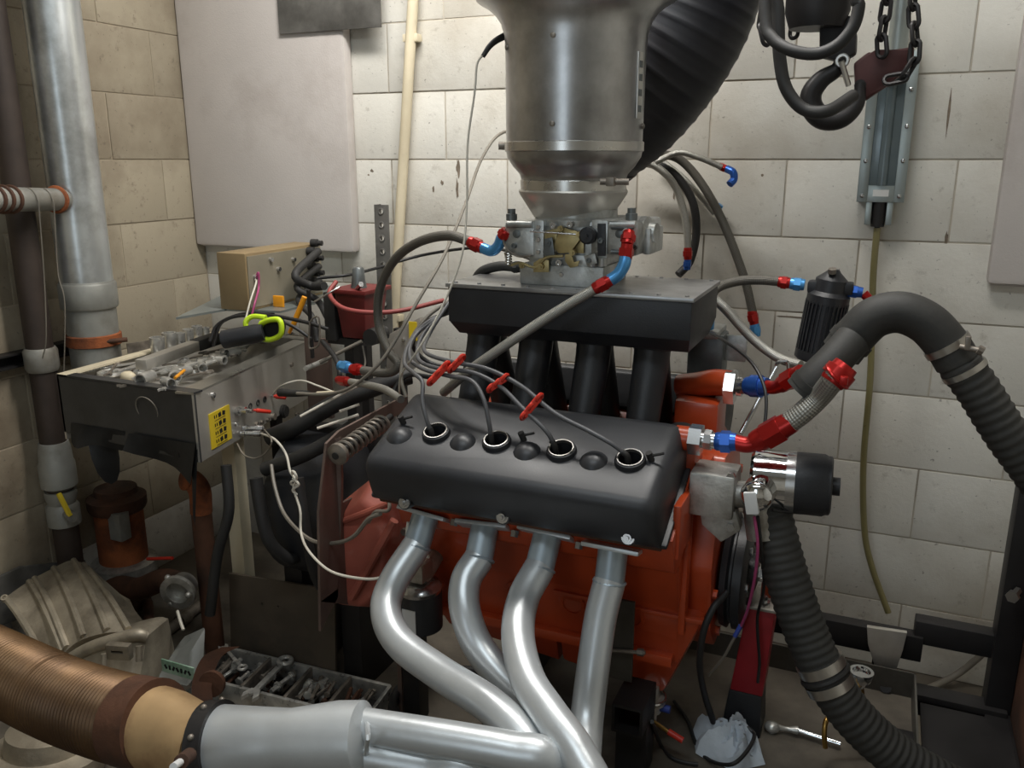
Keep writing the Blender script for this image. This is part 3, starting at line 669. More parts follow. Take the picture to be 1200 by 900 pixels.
# ---- exhaust header
t = Thing('exhaust_header', 'silver coated four tube exhaust header on the engine', 'exhaust header')
RT_ = .0285
tubes = [
 [(497, 610, 1.335), (488, 640, 1.31), (462, 680, 1.25), (452, 715, 1.20), (468, 752, 1.16), (515, 788, 1.12), (575, 827, 1.07), (618, 872, 1.03), (636, 930, 1.0), (600, 985, .98), (520, 985, .97)],
 [(567, 624, 1.335), (562, 650, 1.31), (546, 680, 1.27), (545, 715, 1.235), (562, 760, 1.21), (600, 805, 1.18), (645, 848, 1.14), (672, 900, 1.10), (660, 960, 1.05), (560, 905, .985), (500, 897, .97), (425, 884, .95)],
 [(640, 634, 1.335), (633, 662, 1.31), (613, 702, 1.25), (607, 745, 1.18), (618, 795, 1.11), (645, 838, 1.06), (678, 885, 1.02), (698, 945, .98), (640, 1000, .97)],
 [(718, 648, 1.335), (715, 675, 1.325), (704, 722, 1.29), (696, 775, 1.25), (688, 840, 1.20), (682, 905, 1.12), (672, 950, 1.06), (645, 892, 1.01), (600, 880, .995), (520, 866, .98), (425, 851, .965)]]
hp_ = []
for i, T in enumerate(tubes):
    PT = path(T); p0, p1 = PT[0], PT[1]; d = (p1 - p0).normalized()
    m = MB(); m.tube([p0 + d * .05] + PT[2:], RT_, 20, sub=8); o = t.part('primary_tube', m, M_header); hp_.append(o)
    m = MB(); m.cyl(p0 - d * .012, p0 + d * .056, RT_ * .93, n=20); m.torus(p0 + d * .051, d, RT_ * .97, .003, 20, 6); t.part('port_stub', m, M_headercut, o)
    m = MB(); q = p0 - d * .010; zx_ = d; yx_ = zx_.cross(V((1, 0, 0))).normalized(); xx_ = yx_.cross(zx_); m.box(q + V((0, 0, .002)), (.104, .054, .008), rot=Matrix((xx_, yx_, zx_)).transposed(), bev=.002); t.part('port_flange', m, M_header, o)
for x in (-.70, -.575, -.45):
    m = MB(); q = V((x, 1.335, .738)); m.lathe(q, (0, -.5, -.85), [(0, .008), (.012, .008)], 6); t.part('flange_bolt', m, M_nickel)
# two-into-one merge and collector
ca = A(428, 866, .958); cb = A(255, 872, .90)
m = MB()
dirc = (cb - ca).normalized(); Lc = (cb - ca).length; R0 = W(45, ca) * .98; Rb = W(44, cb)
m.lathe(ca - dirc * .0, dirc, [(-.006, R0 * .72), (.004, R0 * .98), (Lc * .18, R0 * 1.0), (Lc * .5, R0 * .86), (Lc * .62, R0 * .9), (Lc * .98, Rb), (Lc, Rb * .98)], 32); t.part('collector', m, M_header)
m = MB(); m.tube(path([(430, 845, .962), (431, 866, .90), (428, 890, .95)]), .004, 8); t.part('weld_seam', m, M_header)
t.done()
# ---- heat-tinted exhaust pipe and flexible duct
t = Thing('exhaust_clamp', 'dark steel exhaust clamp joining silver collector to tinted pipe', 'clamp')
m = MB(); m.lathe(cb - dirc * .008, dirc, [(0, Rb * 1.02), (0, Rb * 1.12), (.028, Rb * 1.12), (.028, Rb * 1.02)], 32); t.part('band', m, M_darkiron)
for a in range(8):
    u, v = frame_of(dirc)[1:]; q = cb + dirc * .006 + (u * math.cos(a * .785) + v * math.sin(a * .785)) * Rb * 1.12; m = MB(); m.ball(q, .0055, n=8); t.part('clamp_bolt', m, M_tooldark)
t.done()
t = Thing('tailpipe', 'heat tinted tan steel exhaust pipe with sensor bung', 'pipe')
pc0 = cb + dirc * .02; pe = A(170, 850, .90); 
dd = (pe - pc0).normalized(); Lp_ = (pe - pc0).length; Rd = W(50, pe)
m = MB(); m.lathe(pc0, dd, [(0, Rb * .97), (Lp_ * .25, Rb * .97), (Lp_ * .6, Rd * .93), (Lp_, Rd * .95)], 32); tp = t.part('reducer', m, M_heat)
m = MB(); q = A(222, 885, .82); m.cyl(q, A(212, 893, .78), .011, n=12); sb = t.part('sensor_bung', m, M_rustdark, tp)
m = MB(); m.cyl(A(213, 892, .785), A(203, 899, .76), .006, n=10); t.part('sensor_wire', m, M_white, tp); t.done()
t = Thing('flexible_exhaust_duct', 'brown spiral flexible exhaust duct crossing the floor clutter', 'duct')
P_ = path([(178, 849, .90), (130, 838, .905), (70, 818, .92), (10, 790, .94), (-60, 757, .97), (-160, 715, 1.02)])
m = MB(); m.tube(P_, lambda s, L: Rd * (1.0 + .022 * math.sin(2 * math.pi * s / .0085)), 36, step=.0014); t.part('spiral_hose', m, M_foil)
m = MB(); m.tube(path([(184, 849, .90), (172, 848, .90), (154, 844, .902)]), Rd * 1.03, 36, sub=4); t.part('end_cuff', m, M_rustdark); t.done()

# ================================================================== INTAKE
t = Thing('intake_manifold', 'black tunnel ram intake with box plenum and runners', 'intake manifold')
PX0, PX1, PY0, PY1 = -.792, -.305, 1.50, 1.75; PZ0, PZ1 = 1.075, 1.163
m = MB(); m.hull8([(PX0 + .008, PY0 + .03, PZ0 - .018), (PX1 - .008, PY0 + .03, PZ0 - .018), (PX1 - .008, PY1 - .03, PZ0 - .018), (PX0 + .008, PY1 - .03, PZ0 - .018)],
                  [(PX0, PY0, PZ0 + .012), (PX1, PY0, PZ0 + .012), (PX1, PY1, PZ0 + .012), (PX0, PY1, PZ0 + .012)], .004)
m.span((PX0, PY0, PZ0 + .01), (PX1, PY1, PZ1 - .008), bev=.003); t.part('plenum_box', m, M_black)
m = MB(); m.span((PX0 - .004, PY0 - .004, PZ1 - .008), (PX1 + .004, PY1 + .004, PZ1), bev=.002); t.part('plenum_lid', m, M_plenumtop)
for x in [PX0 + .012 + k * (PX1 - PX0 - .024) / 9 for k in range(10)]:
    for y in (PY0 + .012, PY1 - .012):
        m = MB(); m.lathe((x, y, PZ1), (0, 0, 1), [(0, .0045), (.0025, .004)], 8); t.part('lid_screw', m, M_plenumtop)
RXs = [-.755, -.637, -.513, -.395]
for x in RXs:
    m = MB(); m.tube([(x, 1.595, 1.075), (x, 1.582, 1.02), (x, 1.548, .945), (x, 1.515, .875), (x, 1.50, .83)], lambda s, L: .036 - .006 * (s / L), 20, sub=6); ro = t.part('runner', m, M_black)
    m = MB(); m.lathe((x, 1.594, 1.078), (0, -.2, -1), [(0, .058), (.02, .043), (.035, .036)], 20); t.part('runner_collar', m, M_black, ro)
    m = MB(); m.tube([(x - .02, 1.655, 1.075), (x - .02, 1.668, 1.02), (x - .02, 1.702, .945), (x - .02, 1.735, .875), (x - .02, 1.75, .83)], lambda s, L: .036 - .004 * (s / L), 20, sub=6); ro = t.part('runner', m, M_black)
    m = MB(); m.lathe((x - .02, 1.656, 1.078), (0, .2, -1), [(0, .056), (.02, .043), (.035, .036)], 20); t.part('runner_collar', m, M_black, ro)
m = MB(); m.box((-.575, 1.505, .862), (.50, .035, .012), rot=Matrix.Rotation(-.6, 3, 'X'), bev=.003); t.part('base_flange', m, M_black)
for x in (-.575, -.455, -.33, -.69):
    m = MB(); m.lathe((x, 1.495, .875), (0, -.5, .85), [(0, .008), (.014, .008), (.014, .004), (.024, .004)], 8); t.part('stud_nut', m, M_nickel)
    m = MB(); m.box((x - .02, 1.50, .895), (.06, .02, .008), rot=Matrix.Rotation(-.5, 3, 'Y'), bev=.002); t.part('gusset', m, M_black)
t.done()
# spare aluminium casting seen behind the plenum
t = Thing('distributor_tower', 'grey cast distributor bracket behind the black plenum', 'bracket')
m = MB(); q0 = A(808, 398, 1.90); q1 = A(848, 432, 1.90); m.span((q0.x, 1.88, .91), (q1.x, 1.95, q0.z + .02), bev=.008); t.part('body', m, M_carbdark)
m = MB(); q = A(846, 378, 1.9); m.span((q0.x - .02, 1.86, q0.z + .012), (q.x, 1.97, q0.z + .03), bev=.004); t.part('top_plate', m, M_carb)
m = MB(); q = A(826, 385, 1.86); m.lathe(q, (0, 0, 1), [(0, .02), (.03, .02), (.045, .012)], 14); t.part('blue_fitting', m, M_lbluefit)
m = MB(); q = A(862, 408, 1.92); m.box(q, (.05, .008, .06), bev=.003); t.part('ear', m, M_carb); t.done()

# ================================================================== CARBURETTOR
t = Thing('carburettor', 'four barrel grey carburettor with yellow linkage on black plenum', 'carburettor')
CY0, CY1 = 1.535, 1.715; CXc = -.565
def cb_(x0, y0, x1, y1, Y0, Y1, bev=.003):
    a = A(x0, (y0 + y1) / 2, Y0); b = A(x1, (y0 + y1) / 2, Y0); xm = (x0 + x1) / 2; zt = A(xm, y0, Y0).z; zb = A(xm, y1, Y0).z
    m = MB(); m.span((a.x, Y0, zb), (b.x, Y1, zt), bev=bev); return m
m = MB(); a = A(609, 330, 1.545); b = A(707, 330, 1.545); m.span((a.x, 1.545, PZ1), (b.x, 1.70, A(660, 311, 1.545).z), bev=.003); t.part('spacer', m, M_carb)
m = MB(); m.lathe(A(658, 322, 1.545), (0, -1, 0), [(0, .005), (.003, .004)], 10); t.part('spacer_screw', m, M_nickel)
t.part('throttle_body', cb_(620, 298, 706, 312, 1.55, 1.70), M_carb)
t.part('main_body', cb_(636, 258, 694, 300, 1.555, 1.695, .006), M_carb)
m = MB(); q = A(665, 256, 1.625); m.lathe((CXc, 1.625, q.z - .01), (0, 0, 1), [(0, .085), (.012, .085), (.016, .078), (.03, .078)], 32); t.part('air_horn', m, M_carb)
for x0, x1 in ((625, 637), (693, 712)):
    o = t.part('metering_block', cb_(x0, 258, x1, 303, CY0 + .004, CY1 - .004), M_carb)
    for py in (266, 281, 295):
        m = MB(); m.lathe(A((x0 + x1) / 2, py, CY0 + .004), (0, -1, 0), [(0, .005), (.003, .004)], 8); t.part('screw', m, M_nickel, o)
for k, (x0, x1) in enumerate(((591, 626), (711, 747))):
    o = t.part('float_bowl', cb_(x0, 260, x1, 300, CY0, CY1, .008), M_carb)
    m = MB(); m.cyl(A(x0 + 4, 263, CY0 - .002), A(x1 - 2, 263, CY0 - .002), .007, n=10); t.part('fuel_log', m, M_carb, o)
    m = MB(); m.lathe(A((x0 + x1) / 2 - 3, 274, CY0), (0, -1, 0), [(0, .008), (.002, .008), (.003, .004)], 12); t.part('sight_plug', m, M_carbdark, o)
    q = A((x0 + x1) / 2 + (-9 if k == 0 else 11), 258, 1.56); m = MB(); m.lathe(q, (0, 0, 1), [(0, .011), (.012, .011), (.013, .008), (.022, .008)], 10); t.part('vent_screw', m, M_carbdark, o)
    m = MB(); m.box(V((A(x0, 280, CY0).x + (-.004 if k == 0 else .065), 1.625, A(x0, 280, 1.6).z)), (.016, .10, .05), bev=.006); t.part('bowl_end', m, M_carb, o)
# linkage
def plate(pts, Y, th, m_, name, par=None):
    m = MB(); m.prism([A(x, y, Y) for x, y in pts], (0, th, 0), .0008); return t.part(name, m, m_, par)
ln = plate([(657, 266), (676, 271), (681, 279), (668, 296), (655, 297), (648, 290)], 1.535, .004, M_zinc, 'throttle_lever')
plate([(633, 272), (655, 267), (648, 294), (640, 291)], 1.545, .003, M_zinc, 'lever_plate')
plate([(672, 282), (684, 280), (684, 297), (672, 296)], 1.545, .003, M_zinc, 'lever_plate')
plate([(625, 308), (633, 303), (643, 305), (643, 319), (625, 319)], 1.535, .004, M_zinc, 'idle_cam')
plate([(662, 298), (670, 298), (672, 308), (679, 305), (677, 312), (668, 314), (662, 306)], 1.53, .004, M_zinc, 'pump_arm')
m = MB(); m.cyl(A(621, 271, 1.528), A(679, 275, 1.528), .0018, n=8); t.part('link_rod', m, M_nickel)
m = MB(); m.tube(path([(592, 296, 1.535), (597, 310, 1.53), (610, 308, 1.53), (626, 313, 1.53), (640, 302, 1.53), (660, 300, 1.53)]), .0028, 8); t.part('linkage_rod', m, M_zinc)
for q in ((679, 275), (657, 268), (634, 312), (671, 296), (612, 311)):
    m = MB(); m.lathe(A(*q, 1.53), (0, -1, 0), [(-.006, .006), (.004, .006), (.004, .003), (.008, .003)], 8); t.part('link_screw', m, M_zinc)
m = MB(); m.lathe(A(689, 276, 1.53), (0, -1, 0), [(-.02, .016), (.006, .016), (.01, .012), (.01, .004), (.016, .004)], 18); t.part('vacuum_pot', m, M_black)
plate([(700, 262), (709, 262), (709, 300), (700, 300)], 1.533, .004, M_black, 'gasket_edge')
plate([(638, 280), (647, 278), (650, 300), (642, 304), (636, 296)], 1.531, .003, M_carbdark, 'fast_idle_lever')
plate([(684, 300), (697, 297), (700, 309), (688, 312)], 1.531, .003, M_carb, 'throttle_stop')
plate([(645, 306), (658, 304), (660, 311), (646, 312)], 1.533, .004, M_carbdark, 'shaft_arm')
for q, rr_ in (((648, 264), .006), ((668, 263), .006), ((643, 285), .005), ((655, 308), .006), ((690, 305), .005), ((704, 282), .005), ((734, 271), .006), ((744, 290), .005), ((602, 288), .005)):
    m = MB(); m.lathe(A(*q, 1.53), (0, -1, 0), [(-.006, rr_), (.003, rr_), (.003, rr_ * .5), (.001, rr_ * .4)], 10); t.part('body_screw', m, M_nickel if rr_ > .0055 else M_carbdark)
m = MB(); m.tube(path([(596, 264, 1.54), (590, 276, 1.535), (593, 290, 1.53), (606, 300, 1.53), (622, 300, 1.53)]), .0022, 7); t.part('vacuum_line', m, M_tooldark)
m = MB(); m.cyl(A(717, 266, 1.532), A(742, 267, 1.532), .005, n=10); m.cyl(A(716, 295, 1.532), A(742, 296, 1.532), .004, n=10); t.part('bowl_rod', m, M_carbdark)
m = MB(); m.lathe(A(752, 272, 1.60), (1, -.1, 0), [(0, .03), (.012, .03), (.018, .02), (.03, .018)], 18); t.part('pump_cover', m, M_carb)
for k in range(5):
    m = MB(); m.torus(A(596, 297 + k * 3, 1.53), (.2, 0, 1), .006, .0016, 12, 6); t.part('return_spring', m, M_steel)
m = MB(); m.cyl(A(694, 312, 1.54), A(694, 300, 1.54), .009, n=10); m.cyl(A(706, 312, 1.54), A(706, 302, 1.54), .009, n=10); t.part('choke_boss', m, M_carb)
t.done()

# ================================================================== AIR HAT
t = Thing('air_intake_hat', 'large spun metal air hat standing on the carburettor', 'air intake')
HYc = 1.625; hx = A(673, 150, HYc).x
zh = lambda py: A(673, py, HYc).z
rw = lambda w: W(w, A(673, 150, HYc)) * .985
m = MB(); m.lathe((hx, HYc, 0), (0, 0, 1), [(zh(168), rw(81)), (zh(60), rw(82)), (zh(42), rw(83)), (zh(28), rw(87)), (zh(17), rw(94)), (zh(8), rw(104)), (zh(2), rw(114)), (zh(0), rw(116)), (zh(-2), rw(115)), (zh(4), rw(106)), (zh(15), rw(92)), (zh(30), rw(84)), (zh(60), rw(79)), (zh(160), rw(78))], 64, caps=False); bell = t.part('bell_mouth', m, M_spun)
m = MB(); m.lathe((hx, HYc, 0), (0, 0, 1), [(zh(178), rw(81.5)), (zh(177), rw(83)), (zh(167), rw(83)), (zh(166), rw(81.5))], 64); t.part('clamp_band', m, M_steel)
m = MB(); m.lathe((hx, HYc, 0), (0, 0, 1), [(zh(224), rw(62)), (zh(210), rw(63)), (zh(204), rw(65)), (zh(195), rw(73)), (zh(184), rw(80)), (zh(176), rw(81.5))], 64); t.part('shoulder', m, M_spun)
m = MB(); m.lathe((hx, HYc, 0), (0, 0, 1), [(zh(223), rw(63.5)), (zh(211), rw(64.2)), (zh(210), rw(63))], 64); nb = t.part('neck_clamp', m, M_steel)
m = MB(); q = A(716, 213, HYc - rw(64)); m.cyl(q + V((-.02, -.002, 0)), q + V((.03, .012, 0)), .006, n=10); m.box(q, (.016, .016, .016), bev=.003); t.part('clamp_bolt', m, M_tooldark, nb)
m = MB(); m.lathe((hx, HYc, 0), (0, 0, 1), [(A(665, 254, HYc).z, rw(47)), (zh(228), rw(64.5)), (zh(224), rw(66)), (zh(222), rw(65))], 64); t.part('adapter_cone', m, M_steel2)
for q in ((648, 52), (648, 148), (595, 58), (751, 149)):
    a = A(q[0], q[1], HYc); dx = a.x - hx; 
    rr = rw(81.5); ang = .35 + math.asin(max(-.97, min(.97, (q[0] - 673) / 82))); n_ = V((math.sin(ang), -math.cos(ang), 0)); n_ = Matrix.Rotation(YAW * .0, 3, 'Z') @ n_
    c = V((hx, HYc, zh(q[1]))) + n_ * rr; m = MB(); m.lathe(c, n_, [(-.002, .005), (.004, .005), (.005, .003)], 8); t.part('rivet', m, M_tooldark)
# vertical seam label strip (blank metal nameplate) near the right side
ang = 1.42
m = MB()
for k in range(4):
    pass
n_ = V((math.sin(ang), -math.cos(ang), 0)); tg = V((math.cos(ang), math.sin(ang), 0)); c = V((hx, HYc, (zh(66) + zh(141)) / 2)) + n_ * rw(82.3)
m.box(c, (.022, .003, zh(66) - zh(141)), rz=ang, bev=.001); npl = t.part('nameplate', m, M_steel)
for py in (80, 95, 112, 130):
    m = MB(); q = V((hx, HYc, zh(py))) + n_ * rw(83.4); m.box(q, (.012, .0015, .012), rz=ang); t.part('plate_mark', m, M_carbdark, npl)
q = A(590, 171, HYc); m = MB(); m.cyl(q + V((-.006, -.01, 0)), q + V((.02, .0, 0)), .008, n=10); t.part('band_bolt', m, M_tooldark)
t.done()
# sensor lead into the bell mouth
t = Thing('temperature_probe', 'black probe with thin cable plugged in the air hat', 'sensor')
pl = A(592, 42, HYc)
m = MB(); m.tube([pl + V((.012, 0, .004))] + path([(584, 46, 1.60), (574, 54, 1.58), (566, 66, 1.57)]), lambda s, L: .0075 - .003 * s / L, 10); t.part('probe_body', m, M_rubber)
m = MB(); m.tube(path([(566, 64, 1.57), (559, 76, 1.57), (556, 110, 1.56), (548, 170, 1.55), (547, 240, 1.53), (541, 300, 1.50), (518, 360, 1.47), (490, 410, 1.44), (470, 440, 1.50), (468, 470, 1.56)]), .0022, 7); t.part('probe_cable', m, M_wirew); t.done()
# ---- big black intake duct behind hat
t = Thing('intake_duct', 'wide black ribbed air duct curving down behind the hat', 'duct')
P_ = [V((A(845, -190, 1.98).x - .1, 1.99, 2.59))] + path([(845, -190, 1.98), (832, -80, 1.98), (812, 0, 1.97), (782, 62, 1.96), (738, 118, 1.96), (690, 158, 1.97)])
Rk = W(75, A(800, 20, 1.97))
m = MB(); m.tube(P_, lambda s, L: Rk * (1 + .014 * max(0, math.sin(2 * math.pi * s / .03)) ** 2), 40, step=.0045); t.part('ribbed_hose', m, M_ductfab)
m = MB(); m.tube([P_[-1] + (P_[-2] - P_[-1]) * .25, P_[-1], P_[-1] + (P_[-1] - P_[-2]) * .08], Rk * 1.03, 40, sub=2); t.part('end_collar', m, M_ductfab); t.done()
# ================================================================== HOSES WITH FITTINGS
def fitting(t, p0, p1, r, m, name, hexed=True, label=None, parent=None):
    """an anodised swivel nut: hex middle with round collars"""
    p0 = V(p0); p1 = V(p1); L = (p1 - p0).length; b = MB()
    b.lathe(p0, p1 - p0, [(0, r * .82), (L * .12, r * .9), (L * .3, r * .9)], 16)
    b.lathe(p0 + (p1 - p0) * .28, p1 - p0, [(0, r * 1.08), (L * .45, r * 1.08)], 6 if hexed else 16)
    b.lathe(p0 + (p1 - p0) * .7, p1 - p0, [(0, r * .92), (L * .3, r * .85)], 16)
    return t.part(name, b, m, parent, label)
def hose(label, pts, r, m, fits=(), cat='hose', name='braided_hose', group=None, n=12):
    t = Thing(name, label, cat, group)
    b = MB(); b.tube(path(pts), r, n, step=.006); t.part('hose_body', b, m)
    for f in fits:
        if f[0] == 'elbow': 
            b = MB(); b.tube(path(f[1]), r * f[3] if len(f) > 3 else r * 1.15, 14, sub=6); t.part('elbow_fitting', b, f[2])
        else:
            fitting(t, A(*f[0]), A(*f[1]), r * min(1.34, f[3] if len(f) > 3 else 1.3), f[2], 'hose_nut')
    return t.done()
# carburettor feeds
hose('dark braided hose looping from the left carburettor bowl to console', [(553, 284, 1.56), (525, 276, 1.58), (490, 284, 1.62), (462, 305, 1.66), (445, 340, 1.68), (444, 380, 1.68), (456, 412, 1.66), (467, 427, 1.65), (455, 437, 1.65), (425, 434, 1.66)], .0105, M_braiddark,
     [((550, 283, 1.56), (566, 291, 1.555), M_redfit), ('elbow', [(564, 290, 1.555), (576, 294, 1.55), (584, 288, 1.545), (588, 278, 1.54)], M_lbluefit, 1.05), ((588, 279, 1.54), (594, 270, 1.54), M_redfit, 1.25), ((425, 434, 1.66), (412, 432, 1.665), M_redfit), ((412, 432, 1.665), (398, 428, 1.67), M_lbluefit, 1.3)])
hose('light braided hose crossing in front of the intake runners', [(703, 335, 1.47), (640, 373, 1.455), (580, 413, 1.445), (548, 436, 1.45), (520, 460, 1.50)], .0095, M_braid,
     [((696, 339, 1.468), (716, 328, 1.475), M_redfit, 1.6), ('elbow', [(714, 329, 1.475), (724, 322, 1.48), (731, 311, 1.485), (733, 302, 1.49)], M_lbluefit, 1.2), ((733, 305, 1.49), (735, 286, 1.495), M_redfit, 1.6), ((735, 287, 1.495), (737, 272, 1.51), M_redfit, 1.35)])
hose('light braided hose from red console nut to the valve cover', [(402, 446, 1.65), (425, 450, 1.61), (450, 456, 1.56), (470, 468, 1.50)], .0085, M_braid, [((396, 445, 1.66), (411, 448, 1.635), M_redfit, 1.5)])
hose('dark rubber hose arching onto the plenum left of the carburettor', [(556, 330, 1.66), (565, 318, 1.66), (585, 312, 1.66), (606, 313, 1.66)], .0105, M_rubber2, [((600, 313, 1.66), (610, 313, 1.66), M_rubber2, 1.2)], name='rubber_hose')
# loose lines on the back wall
hose('braided hose on the wall ending in blue elbow', [(768, 190, 2.235), (795, 179, 2.25), (820, 185, 2.26), (846, 196, 2.27)], .0075, M_braid, [((842, 194, 2.28), (853, 199, 2.28), M_redfit), ('elbow', [(852, 198, 2.28), (859, 202, 2.27), (860, 210, 2.27), (855, 216, 2.26)], M_bluefit, 1.3)])
hose('long braided hose hanging down the wall to red and blue nut', [(765, 180, 2.28), (795, 186, 2.32), (822, 215, 2.33), (848, 262, 2.33), (872, 325, 2.33), (882, 366, 2.33)], .0115, M_braiddark, [((881, 364, 2.33), (884, 380, 2.33), M_redfit, 1.25), ((884, 379, 2.33), (886, 394, 2.33), M_lbluefit, 1.25)])
hose('braided hose hanging behind hat with small red and blue end', [(740, 185, 2.25), (770, 196, 2.27), (792, 220, 2.28), (804, 262, 2.28), (806, 292, 2.28)], .0095, M_braid, [((806, 290, 2.28), (806, 304, 2.28), M_redfit, 1.3), ((806, 303, 2.28), (805, 316, 2.28), M_bluefit, 1.1)])
hose('plain black hose bending beside the hanging braided lines', [(745, 188, 2.32), (785, 200, 2.33), (810, 232, 2.34), (816, 270, 2.34), (809, 305, 2.33), (795, 322, 2.30)], .011, M_rubber, name='rubber_hose')
hose('short braided wall hose tucked behind the longest line', [(772, 186, 2.368), (800, 208, 2.372), (826, 236, 2.372), (838, 250, 2.372)], .008, M_braid, [((837, 249, 2.372), (845, 240, 2.37), M_lbluefit, 1.2)])
# oil filter feed
hose('braided hose arching from behind the plenum into the filter', [(832, 352, 1.86), (840, 338, 1.87), (862, 330, 1.9), (890, 328, 1.9), (914, 330, 1.9)], .0105, M_braiddark, [((912, 330, 1.9), (926, 332, 1.9), M_redfit, 1.3), ((926, 332, 1.9), (943, 334, 1.9), M_lbluefit, 1.4)])
hose('braided hose sloping down below the black filter', [(832, 346, 1.84), (850, 362, 1.84), (880, 395, 1.84), (910, 418, 1.83), (938, 428, 1.80)], .0105, M_braid)
# ---- black finned filter
t = Thing('inline_filter', 'black finned canister filter hung before the wall', 'filter')
fa = A(970, 352, 1.9); fb = A(957, 412, 1.9); ax_ = (fb - fa).normalized(); Lf = (fb - fa).length; rf = W(24, fa)
b = MB(); b.lathe(fa, ax_, [(0, rf * .93), (Lf, rf * .93)], 36); can = t.part('canister', b, M_black)
_, u, v = frame_of(ax_)
for k in range(30):
    a = 2 * math.pi * k / 30; d = u * math.cos(a) + v * math.sin(a)
    b = MB(); R_ = Matrix((d, ax_.cross(d), ax_)).transposed(); b.box(fa + ax_ * Lf / 2 + d * rf * .95, (.006, .0035, Lf * .96), rot=R_); t.part('fin', b, M_black, can)
b = MB(); b.lathe(fa + ax_ * Lf * .97, ax_, [(0, rf * 1.02), (.018, rf * 1.02), (.022, rf * .9), (.022, rf * .3), (.03, rf * .25)], 32); t.part('bottom_cap', b, M_black)
b = MB(); b.lathe(fa, -ax_, [(-.006, rf * 1.0), (.012, rf * 1.0), (.02, rf * .8), (.045, rf * .75), (.06, rf * .35), (.066, rf * .25)], 24); b.box(fa - ax_ * .028, (rf * 2.1, .035, .026), bev=.006); t.part('head', b, M_black)
b = MB(); b.lathe(fa - ax_ * .04 + V((0, -.02, .02)), (0, -.3, 1), [(0, .009), (.01, .009)], 6); t.part('head_bolt', b, M_tooldark); t.done()
hose('red elbow line leaving the right port of filter', [(1012, 344, 1.9), (1019, 352, 1.9), (1022, 364, 1.9), (1018, 380, 1.88)], .0095, M_redfit, [((988, 340, 1.9), (1011, 343, 1.9), M_bluefit, 1.5), ((1021, 358, 1.9), (1021, 374, 1.89), M_redfit, 1.4)], name='elbow_line')
# ---- coolant lines to the heads
t = Thing('coolant_line', 'upper red and blue coolant fitting joining the black hose', 'fitting')
b = MB(); b.cyl(A(862, 453, 1.68), A(880, 452, 1.66), .016, n=14); b.lathe(A(864, 453, 1.68), (1, 0, 0), [(0, .02), (.01, .02)], 8); t.part('adapter', b, M_nickel)
fitting(t, A(874, 452, 1.665), A(899, 453, 1.65), .0205, M_bluefit, 'swivel_nut', False)
b = MB(); b.tube(path([(897, 453, 1.65), (908, 454, 1.64), (920, 449, 1.62)]), .013, 14); t.part('elbow', b, M_redfit)
fitting(t, A(914, 452, 1.63), A(940, 436, 1.60), .018, M_redfit, 'hose_nut'); t.done()
t = Thing('coolant_line', 'lower coolant line with blue nut, red elbow and fat silver braid', 'hose')
b = MB(); b.cyl(A(822, 515, 1.45), A(842, 517, 1.45), .015, n=14); b.lathe(A(826, 515, 1.45), (1, 0, 0), [(0, .019), (.012, .019)], 8); t.part('adapter', b, M_nickel)
fitting(t, A(838, 517, 1.45), A(863, 518, 1.45), .0185, M_bluefit, 'swivel_nut')
b = MB(); b.tube(path([(860, 518, 1.45), (876, 521, 1.45), (892, 516, 1.45), (905, 508, 1.45)]), .0145, 16); t.part('elbow', b, M_redfit)
fitting(t, A(884, 519, 1.45), A(928, 494, 1.45), .0225, M_redfit, 'hose_nut')
b = MB(); b.tube(path([(916, 501, 1.45), (940, 484, 1.45), (962, 463, 1.45), (978, 443, 1.42), (986, 433, 1.428)]), .0185, 18, step=.005); t.part('hose_body', b, M_braid)
fitting(t, A(974, 449, 1.42), A(992, 428, 1.43), .0235, M_redfit, 'end_nut', False)
b = MB(); b.torus(A(981, 441, 1.42), (.6, 0, .6), .0235, .003, 20, 8); b.box(A(989, 446, 1.395), (.012, .012, .014), bev=.002); t.part('hose_clamp', b, M_redfit); t.done()
# ---- upper radiator hose
t = Thing('radiator_hose', 'upper black coolant hose bending over to a ribbed section', 'hose')
R1 = W(25, A(1060, 370, 1.53)); Yh = 1.55
b = MB(); b.tube(path([(938, 460, 1.47), (955, 444, 1.475), (975, 425, 1.49), (1000, 398, 1.52)]), R1 * .84, 24); t.part('tee_pipe', b, M_rubber2)
b = MB(); b.tube(path([(986, 413, Yh), (1002, 393, Yh), (1025, 372, Yh), (1055, 366, Yh), (1085, 378, Yh), (1108, 402, Yh), (1122, 424, Yh)]), R1, 24); t.part('smooth_bend', b, M_rubber2)
b = MB(); b.tube(path([(1118, 418, Yh), (1145, 455, Yh), (1180, 510, Yh), (1230, 580, 1.56), (1285, 680, 1.56), (1320, 790, 1.56), (1330, 900, 1.54)]), lambda s, L: R1 * (.97 + .035 * math.sin(2 * math.pi * s / .0155)), 24, step=.0027); t.part('ribbed_section', b, M_rubber2)
def clamp(t, px, py, Y, d, r, wd=.013, m=None, screw=True):
    c = A(px, py, Y); d = V(d).normalized(); b = MB(); b.lathe(c - d * wd / 2, d, [(0, r), (0, r * 1.07), (wd, r * 1.07), (wd, r)], 28); o = t.part('hose_clamp', b, m or M_steel)
    if screw:
        _, u, v = frame_of(d); q = c + u * r * 1.12; b = MB(); b.cyl(q - v * .012, q + v * .016, .006, n=10); b.box(q, (.012, .012, .012), bev=.002); t.part('clamp_screw', b, M_tooldark, o)
dA = A(1002, 395, Yh) - A(985, 415, Yh)
clamp(t, 997, 399, Yh, dA, R1 * 1.0, m=M_rubber2); clamp(t, 948, 451, 1.472, A(960, 440, Yh) - A(945, 456, Yh), R1 * .85, m=M_rubber2)
dB = A(1122, 424, Yh) - A(1105, 398, Yh); clamp(t, 1110, 405, Yh, dB, R1 * 1.01, .012); clamp(t, 1130, 434, Yh, dB, R1 * .98, .010)
